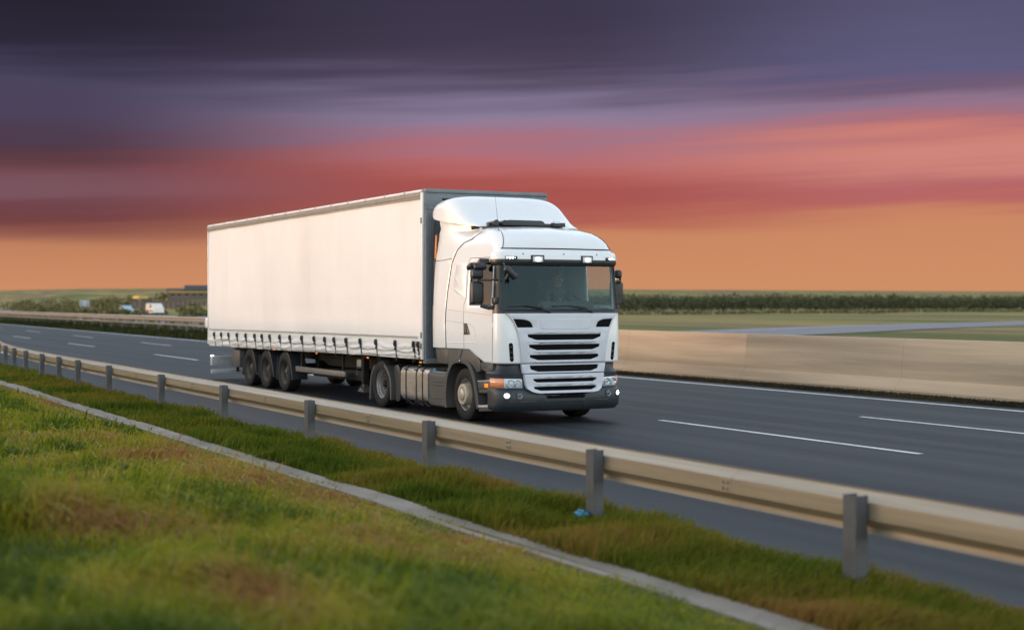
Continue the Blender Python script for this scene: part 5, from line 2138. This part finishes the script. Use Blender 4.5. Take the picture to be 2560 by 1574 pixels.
M_darkleaf = veg_material('orchard_leaf', [(0.0, (0.060, 0.066, 0.028)), (0.5, (0.082, 0.088, 0.038)), (1.0, (0.11, 0.11, 0.05))])


def blades(name, pts, h, w, lean, tint, material, label, cat):
    n = len(pts)
    ang = rng.normal(0, 0.42, n)
    dx, dy = np.cos(ang), np.sin(ang)            # bend mostly with the draught along the road
    lx, ly = dx * lean * h, dy * lean * h
    fa = rng.uniform(0, math.pi, n)
    wx, wy = np.cos(fa) * w / 2, np.sin(fa) * w / 2
    x, y, z = pts[:, 0], pts[:, 1], pts[:, 2] - 0.01
    V = np.empty((n, 5, 3))
    V[:, 0] = np.stack([x - wx, y - wy, z], 1)
    V[:, 1] = np.stack([x + wx, y + wy, z], 1)
    V[:, 2] = np.stack([x - wx * .8 + lx * .35, y - wy * .8 + ly * .35, z + h * .6], 1)
    V[:, 3] = np.stack([x + wx * .8 + lx * .35, y + wy * .8 + ly * .35, z + h * .6], 1)
    V[:, 4] = np.stack([x + lx, y + ly, z + h * np.sqrt(np.clip(1 - 0.35 * lean ** 2, 0.2, 1))], 1)
    b = np.arange(n)[:, None] * 5
    F = np.concatenate([b + np.array([[0, 1, 3]]), b + np.array([[0, 3, 2]]), b + np.array([[2, 3, 4]])])
    me = fast_mesh(name, V.reshape(-1, 3), F)
    at = me.attributes.new('tint', 'FLOAT', 'POINT')
    at.data.foreach_set('value', np.repeat(tint, 5).astype(np.float32))
    o = link(name, me, material)
    tag(o, label, cat, kind='stuff')
    return o


def scatter(n, dmin, dmax, half, spread):
    """points on the ground near the photographer, denser close by"""
    d = np.exp(rng.uniform(math.log(dmin), math.log(dmax), n))
    a = YAW + math.pi / 2 + rng.uniform(-half, half, n)
    return CAM.x + d * np.cos(a), CAM.y + d * np.sin(a), d


def grass():
    X, Y, D = scatter(900000, 4.0, 70.0, R(34), 0)
    k = (Y < -5.34 + 0.18 * (vnoise(X, 0 * X, 1.1, 15) - 0.5)) & (Y > -13.5)
    X, Y, D = X[k], Y[k], D[k]
    clump = vnoise(X, Y, 0.55, 11) * 0.55 + vnoise(X, Y, 1.9, 12) * 0.45
    keep = rng.uniform(0, 1, len(X)) < (0.35 + 0.9 * clump)
    X, Y, D, clump = X[keep], Y[keep], D[keep], clump[keep]
    if len(X) > 230000:
        s = rng.choice(len(X), 230000, replace=False)
        X, Y, D, clump = X[s], Y[s], D[s], clump[s]
    Z = ground_z(X, Y)
    n = len(X)
    h = (0.08 + 0.26 * clump ** 1.6) * rng.uniform(0.5, 1.4, n) * np.where(rng.uniform(0, 1, n) < 0.05, 1.8, 1.0)
    h *= 0.30 + 0.70 * ss(-Y, 5.5, 6.6)
    w = np.maximum(0.005, D * 0.00085) * rng.uniform(0.7, 1.4, n)
    lean = rng.uniform(0.75, 1.62, n)
    dry = 0.55 * vnoise(X * 0.45, Y, 1.1, 13) + 0.45 * vnoise(X * 0.5, Y, 0.42, 14)
    tint = np.clip(0.36 + (dry - 0.5) * 1.7 + rng.normal(0, 0.15, n) + 0.22 * np.exp(-((Y + 6.0) / 0.5) ** 2), 0, 1)
    blades('bank_grass', np.stack([X, Y, Z], 1), h, w, lean, tint, M_bankgrass, 'tangled green and straw coloured grass on the foreground bank', 'grass')
    # verge between the gutter and the carriageway
    X, Y, D = scatter(1500000, 6.0, 110.0, R(34), 0)
    edge = -3.62 + (vnoise(X, 0 * X, 1.3, 21) - 0.5) * 0.35
    k = (Y < edge) & (Y > -5.14 + 0.10 * (vnoise(X, 0 * X, 0.9, 16) - 0.5))
    X, Y, D = X[k], Y[k], D[k]
    if len(X) > 120000:
        s = rng.choice(len(X), 120000, replace=False)
        X, Y, D = X[s], Y[s], D[s]
    n = len(X)
    cl = vnoise(X, Y, 0.7, 22)
    h = (0.07 + 0.16 * cl) * rng.uniform(0.6, 1.3, n)
    w = np.maximum(0.006, D * 0.0009) * rng.uniform(0.7, 1.4, n)
    tint = np.clip(0.36 + (vnoise(X, Y, 3.1, 23) - 0.5) * 0.8 + rng.normal(0, 0.12, n) + 0.22 * ss(Y, -4.1, -3.6), 0, 1)
    blades('verge_grass', np.stack([X, Y, ground_z(X, Y)], 1), h, w, rng.uniform(0.2, 1.1, n), tint, M_vergegrass, 'lush green grass strip between the guardrail posts and the concrete gutter', 'grass')
    # median strip behind the edge line
    n = 60000
    X = -26 - 120 * rng.uniform(0, 1, n) ** 1.6
    Y = rng.uniform(10.95, 15.6, n) + slope(X)
    D = np.hypot(X - CAM.x, Y - CAM.y)
    h = rng.uniform(0.10, 0.32, n) * (0.6 + vnoise(X, Y, 2, 31))
    w = D * 0.0011
    tint = np.clip(0.15 + (vnoise(X, Y, 4, 32) - 0.5) * 0.6 + rng.normal(0, 0.1, n), 0, 1)
    blades('median_grass', np.stack([X, Y, np.full(n, -0.05)], 1), h, w, rng.uniform(0.2, 0.9, n), tint, M_mediangrass, 'dark green grass strip under the distant median guardrail', 'grass')
    n = 30000
    X = -14 + 40 * rng.uniform(0, 1, n)
    Y = rng.uniform(10.95, 12.2, n) + slope(X)
    Y = np.minimum(Y, 12.02 - 0.014 * X)
    h = rng.uniform(0.03, 0.09, n)
    tint = np.clip(0.5 + (vnoise(X, Y, 2, 33) - 0.5) * 0.6 + rng.normal(0, 0.1, n), 0, 1)
    blades('wall_foot_weeds', np.stack([X, Y, np.full(n, -0.05)], 1), h + 0.03, np.full(n, 0.03), rng.uniform(0.2, 0.9, n), tint, M_weeds, 'low dark weeds along the foot of the concrete barrier', 'weeds')


grass()


def leaf_mass(name, centres, radii, heights, per, size, material, label, cat, kind='stuff', bark=None):
    P = []
    for (x, y, z), r, h in zip(centres, radii, heights):
        q = rng.normal(0, 1, (per, 3))
        q /= np.linalg.norm(q, axis=1)[:, None]
        q *= rng.uniform(0.45, 1.0, (per, 1)) ** 0.5
        lump = 1 + 0.35 * np.sin(q[:, :1] * 5 + x) * np.cos(q[:, 1:2] * 4 + y)
        q *= lump
        P.append(np.stack([x + q[:, 0] * r, y + q[:, 1] * r, z + h * 0.5 + q[:, 2] * h * 0.5], 1))
    P = np.concatenate(P)
    n = len(P)
    s = size * rng.uniform(0.6, 1.5, n)
    a = rng.normal(0, 1, (n, 3))
    a /= np.linalg.norm(a, axis=1)[:, None]
    b = np.cross(a, rng.normal(0, 1, (n, 3)))
    b /= np.linalg.norm(b, axis=1)[:, None]
    a *= s[:, None]
    b *= s[:, None] * 0.7
    V = np.stack([P - a, P + b, P + a, P - b], 1).reshape(-1, 3)
    F = np.arange(n * 4).reshape(-1, 4)
    me = fast_mesh(name, V, F)
    at = me.attributes.new('tint', 'FLOAT', 'POINT')
    at.data.foreach_set('value', np.repeat(np.clip(rng.normal(0.45, 0.2, n), 0, 1), 4).astype(np.float32))
    o = link(name, me, material)
    if label:
        tag(o, label, cat, kind=kind)
    return o


def far_vegetation():
    # orchard belt across the valley: reads as one dark mass
    c, r, h = [], [], []
    for row in range(5):
        for k in range(150):
            y = 110 + k * 2.4 + rng.uniform(-0.6, 0.6)
            x = -318 - row * 7 + rng.uniform(-1, 1) + (y - 200) * -0.03
            hh = rng.uniform(3.6, 4.6) + 0.8 * (float(vnoise(y, row, 25, 51)) - 0.5)
            c.append((x, y, float(ground_z(x, y)) + 0.3))
            r.append(rng.uniform(1.6, 3.2))
            h.append(hh)
    leaf_mass('orchard_belt', c, r, h, 80, 0.34, M_darkleaf, 'long dark green belt of orchard trees across the distant fields', 'tree belt')
    # low hedge line on the far field edge
    c, r, h = [], [], []
    for k in range(190):
        y = 60 + k * 1.5
        x = -190 - 0.25 * (y - 60) + rng.uniform(-2, 2)
        c.append((x, y, float(ground_z(x, y)) - 0.1))
        r.append(rng.uniform(1.0, 1.8))
        h.append(rng.uniform(0.5, 1.1))
    leaf_mass('field_hedge', c, r, h, 40, 0.22, M_leaf, 'low olive hedge line between the yellow field and the orchard belt', 'hedge')
    c, r, h = [], [], []
    for k in range(420):
        x = -16 - 150 * (k / 420) + rng.uniform(-.2, .2)
        c.append((x, 15.0 - 0.012 * x + rng.uniform(-0.25, 0.25), -0.1))
        r.append(rng.uniform(0.22, 0.42))
        h.append(rng.uniform(0.6, 0.98))
    leaf_mass('median_shrubs', c, r, h, 60, 0.06, M_darkleaf, 'row of low green shrubs behind the distant median guardrail', 'shrubs')
    # scrub over the left hillside
    c, r, h = [], [], []
    for k in range(170):
        x = -rng.uniform(170, 620)
        y = -11 + (24 - x) * rng.uniform(0.15, 0.285)
        if y < 34:
            continue
        s = (24 - x) / 300
        c.append((x, y, float(ground_z(x, y)) - 0.2))
        r.append(rng.uniform(0.8, 2.6) * s)
        h.append(rng.uniform(0.7, 1.9) * s)
    leaf_mass('hillside_scrub', c, r, h, 70, 0.32, M_leaf, 'olive scrub scattered over the low hillside left of the trailer', 'scrub')


far_vegetation()

# ------------------------------------------------------------------ far roads, vehicles, buildings
M_asphalt_far = mat('worn_asphalt', (0.17, 0.17, 0.185), 0.8, var=0.1, scale=0.3)


def ribbon(name, path, w, dz, material):
    v, f = [], []
    for i, (x, y) in enumerate(path):
        p0, p1 = path[max(0, i - 1)], path[min(len(path) - 1, i + 1)]
        tx, ty = p1[0] - p0[0], p1[1] - p0[1]
        l = math.hypot(tx, ty)
        nx_, ny_ = -ty / l * w / 2, tx / l * w / 2
        for s in (-1, 1):
            v.append((x + s * nx_, y + s * ny_, max(float(ground_z(x, y)), float(ground_z(x + s * nx_, y + s * ny_))) + dz))
    for i in range(len(path) - 1):
        f.append((2 * i, 2 * i + 1, 2 * i + 3, 2 * i + 2))
    return tag(mesh(name, v, f, material), kind='structure')


ribbon('opposite_road', [(x, 24.0 - 0.010 * x) for x in range(-500, 160, 10)], 12.0, 0.05, M_asphalt_far)
ramp_path = smooth_path([(-52, 34), (-60, 52), (-72, 72), (-84, 98), (-96, 130), (-112, 170)], 8)
ribbon('slip_road', ramp_path, 13.0, 0.05, M_asphalt_far)
ribbon('slip_road_line', [(x - 5.4, y + 2.2) for x, y in ramp_path], 0.35, 0.07, M_line)
ribbon('field_road', [(x, 47.0 - 0.02 * (x + 220)) for x in range(-520, -70, 10)], 7.0, 0.15, M_asphalt_far)


def at_ray(xv, dist):
    """ground point seen in the direction of the photograph's column xv"""
    a = YAW + math.pi / 2 - math.atan((xv * 2560 / 2459 - 1280) / 3702.7)
    x, y = CAM.x + dist * math.cos(a), CAM.y + dist * math.sin(a)
    return x, y, float(ground_z(x, y))


def small_vehicle(name, loc, rot, prof, width, body, glassx, wheels, label, cat, roofz, stripe=None, extras=None):
    root = empty(name)
    tag(root, label, cat)
    prism('body', prof, 'y', -width / 2, width / 2, body, root, 0.05)
    for (x0, x1, z0, z1) in glassx:
        for s in (-1, 1):
            y = s * (width / 2 + 0.006)
            box('window', x0, x1, y - 0.01, y + 0.01, z0, z1, M_black, root, 0.004)
    for x in wheels:
        for s in (-1, 1):
            w = empty('wheel')
            w.parent = root
            lathe('tyre', [(0.2, 0.0), (0.33, 0.0), (0.34, 0.1), (0.33, 0.2), (0.2, 0.2)], (x, s * (width / 2 - 0.17) - 0.1, 0.34), M_tyre, w, 18)
            lathe('rim', [(0.2, 0.02), (0.05, 0.0), (0.0, 0.0)], (x, s * (width / 2 - 0.17) + (-0.1 if s < 0 else 0.1), 0.34), M_rim, w, 14, sign=-s)
    if stripe:
        for s in (-1, 1):
            y = s * (width / 2 + 0.012)
            box('stripe', stripe[0], stripe[1], y - 0.008, y + 0.008, stripe[2], stripe[3], stripe[4], root)
    for fn in (extras or []):
        fn(root)
    root.location = loc
    root.rotation_euler = (0, 0, rot)
    return root


M_vanwhite = mat('van_paint', (0.72, 0.66, 0.58), 0.35, coat=0.5)
M_red = mat('red_stripe', (0.35, 0.03, 0.035), 0.4)
M_carblue = mat('pale_blue_paint', (0.30, 0.42, 0.50), 0.35, coat=0.5)
M_navy = mat('navy_paint', (0.03, 0.06, 0.10), 0.4)
M_yellow = mat('yellow_paint', (0.60, 0.38, 0.06), 0.5)
x, y, z = at_ray(372, 262)
small_vehicle('delivery_van', (x, y, z + 0.12), R(2), round_poly([(-2.4, 0.35), (-2.45, 1.3), (-2.3, 1.95), (1.0, 2.0), (1.6, 1.35), (2.35, 1.15), (2.45, 0.35)], 0.12, 4), 1.85, M_vanwhite,
              [(0.0, 1.05, 1.25, 1.8)], (-1.5, 1.6), 'white van with a red side stripe driving far behind the median rail', 'van', 2.0,
              (-2.3, 2.2, 0.62, 0.82, M_red), [lambda r: box('rear_window', -2.47, -2.36, -0.7, 0.7, 1.2, 1.75, M_black, r, 0.01)])
x, y, z = at_ray(303, 300)
small_vehicle('parked_car', (x, y, z + 0.1), R(4), round_poly([(-2.1, 0.3), (-2.15, 0.85), (-1.6, 1.0), (-1.2, 1.5), (0.3, 1.52), (1.0, 0.98), (2.05, 0.82), (2.15, 0.3)], 0.1, 4), 1.75, M_carblue,
              [(-1.15, -0.35, 1.02, 1.38), (-0.25, 0.45, 1.02, 1.38)], (-1.35, 1.35), 'pale blue car left of the white van', 'car', 1.5)
x, y, z = at_ray(340, 330)


def lorry_bits(r):
    box('yellow_load', -2.6, 1.0, -1.05, 1.05, 2.35, 2.95, M_yellow, r, 0.08)
    box('windscreen', 2.56, 2.60, -0.9, 0.9, 1.55, 2.2, M_black, r, 0.01)


small_vehicle('lorry', (x, y, z + 0.05), R(8), round_poly([(-2.9, 0.6), (-2.9, 1.5), (1.1, 1.5), (1.15, 2.3), (2.4, 2.3), (2.58, 1.5), (2.58, 0.5)], 0.06, 3), 2.2, M_navy,
              [(1.45, 2.2, 1.55, 2.1)], (-2.0, 1.9), 'dark blue lorry with a yellow load on the far hillside', 'lorry', 2.9, None, [lorry_bits])


def farm_building():
    x, y, z = at_ray(462, 352)
    root = empty('farm_building')
    tag(root, 'low dark roofed farm building with a yellow front on the ridge beside the trailer', 'building')
    M_wall = mat('brown_plank_wall', (0.14, 0.10, 0.085), 0.8, var=0.15, scale=2)
    M_roof = mat('dark_roof', (0.035, 0.033, 0.036), 0.7, var=0.15, scale=2)
    box('wall', -6.2, 6.0, -3, 3, -0.6, 2.3, M_wall, root)
    prism('roof', [(-3.5, 2.25), (0.0, 3.7), (3.5, 2.25), (3.5, 2.4), (0, 3.9), (-3.5, 2.4)], 'x', -2.0, 6.4, M_roof, root)
    prism('roof', [(-3.4, 2.3), (0.0, 2.9), (3.4, 2.3), (3.4, 2.42), (0, 3.05), (-3.4, 2.42)], 'x', -6.5, -2.05, M_roof, root)
    box('fascia', -6.0, 4.0, -3.07, -3.01, 1.75, 2.2, M_yellow, root)
    for k in range(6):
        wn = box('window', -5.4 + k * 1.8, -4.6 + k * 1.8, -3.05, -2.99, 0.6, 1.4, M_black, root)
        box('sill', -5.5 + k * 1.8, -4.5 + k * 1.8, -3.12, -3.0, 0.5, 0.58, M_lightgrey, wn)
    box('door', 4.4, 5.3, -3.06, -2.99, -0.2, 1.8, M_rimbrown, root)
    root.location = (x, y, z)
    root.rotation_euler = (0, 0, R(75))
    root.scale = (0.9, 0.9, 0.8)
    # plank fence in front
    fx, fy, fz = at_ray(440, 325)
    fr = empty('plank_fence')
    tag(fr, 'brown plank fence below the farm building on the ridge', 'fence')
    for k in range(22):
        box('plank', -0.03, 0.03, -11 + k, -11 + k + 0.86, -0.2, 1.5 + random.uniform(-0.05, 0.05), M_wall, fr)
    for q in (0.4, 1.2):
        box('rail', 0.032, 0.09, -11, 10.9, q, q + 0.12, M_wall, fr)
    fr.location = (fx, fy, fz)
    fr.rotation_euler = (0, 0, R(-12))


farm_building()


def road_sign():
    x, y, z = at_ray(203, 240)
    r = empty('road_sign')
    tag(r, 'small blank grey sign board on two posts beyond the median rail', 'sign')
    box('panel', -0.03, 0.03, -0.75, 0.75, 1.6, 2.6, M_lightgrey, r, 0.01)
    for s in (-0.5, 0.5):
        tube('post', [(0.06, s, -0.3), (0.06, s, 2.5)], 0.04, M_post, r, 8)
    r.location = (x, y, z)
    r.rotation_euler = (0, 0, R(-14))


road_sign()


def litter():
    # crumpled blue plastic bag at the foot of a guardrail post
    bm = bmesh.new()
    bmesh.ops.create_icosphere(bm, subdivisions=3, radius=0.065)
    for v in bm.verts:
        c = v.co.copy()
        k = 1 + 0.35 * math.sin(c.x * 95 + 2 * math.sin(c.z * 80)) * math.cos(c.y * 90) + 0.15 * math.sin(c.z * 95)
        v.co = Vector((c.x * k * 1.2, c.y * k * 0.8, c.z * k * 0.8))
    o = frombm('plastic_bag', bm, mat('blue_plastic_film', (0.03, 0.20, 0.32), 0.35), None, 60)
    o.location = (12.78, -4.10, 0.05)
    tag(o, 'crumpled blue plastic bag in the grass at the foot of a guardrail post', 'bag')


litter()
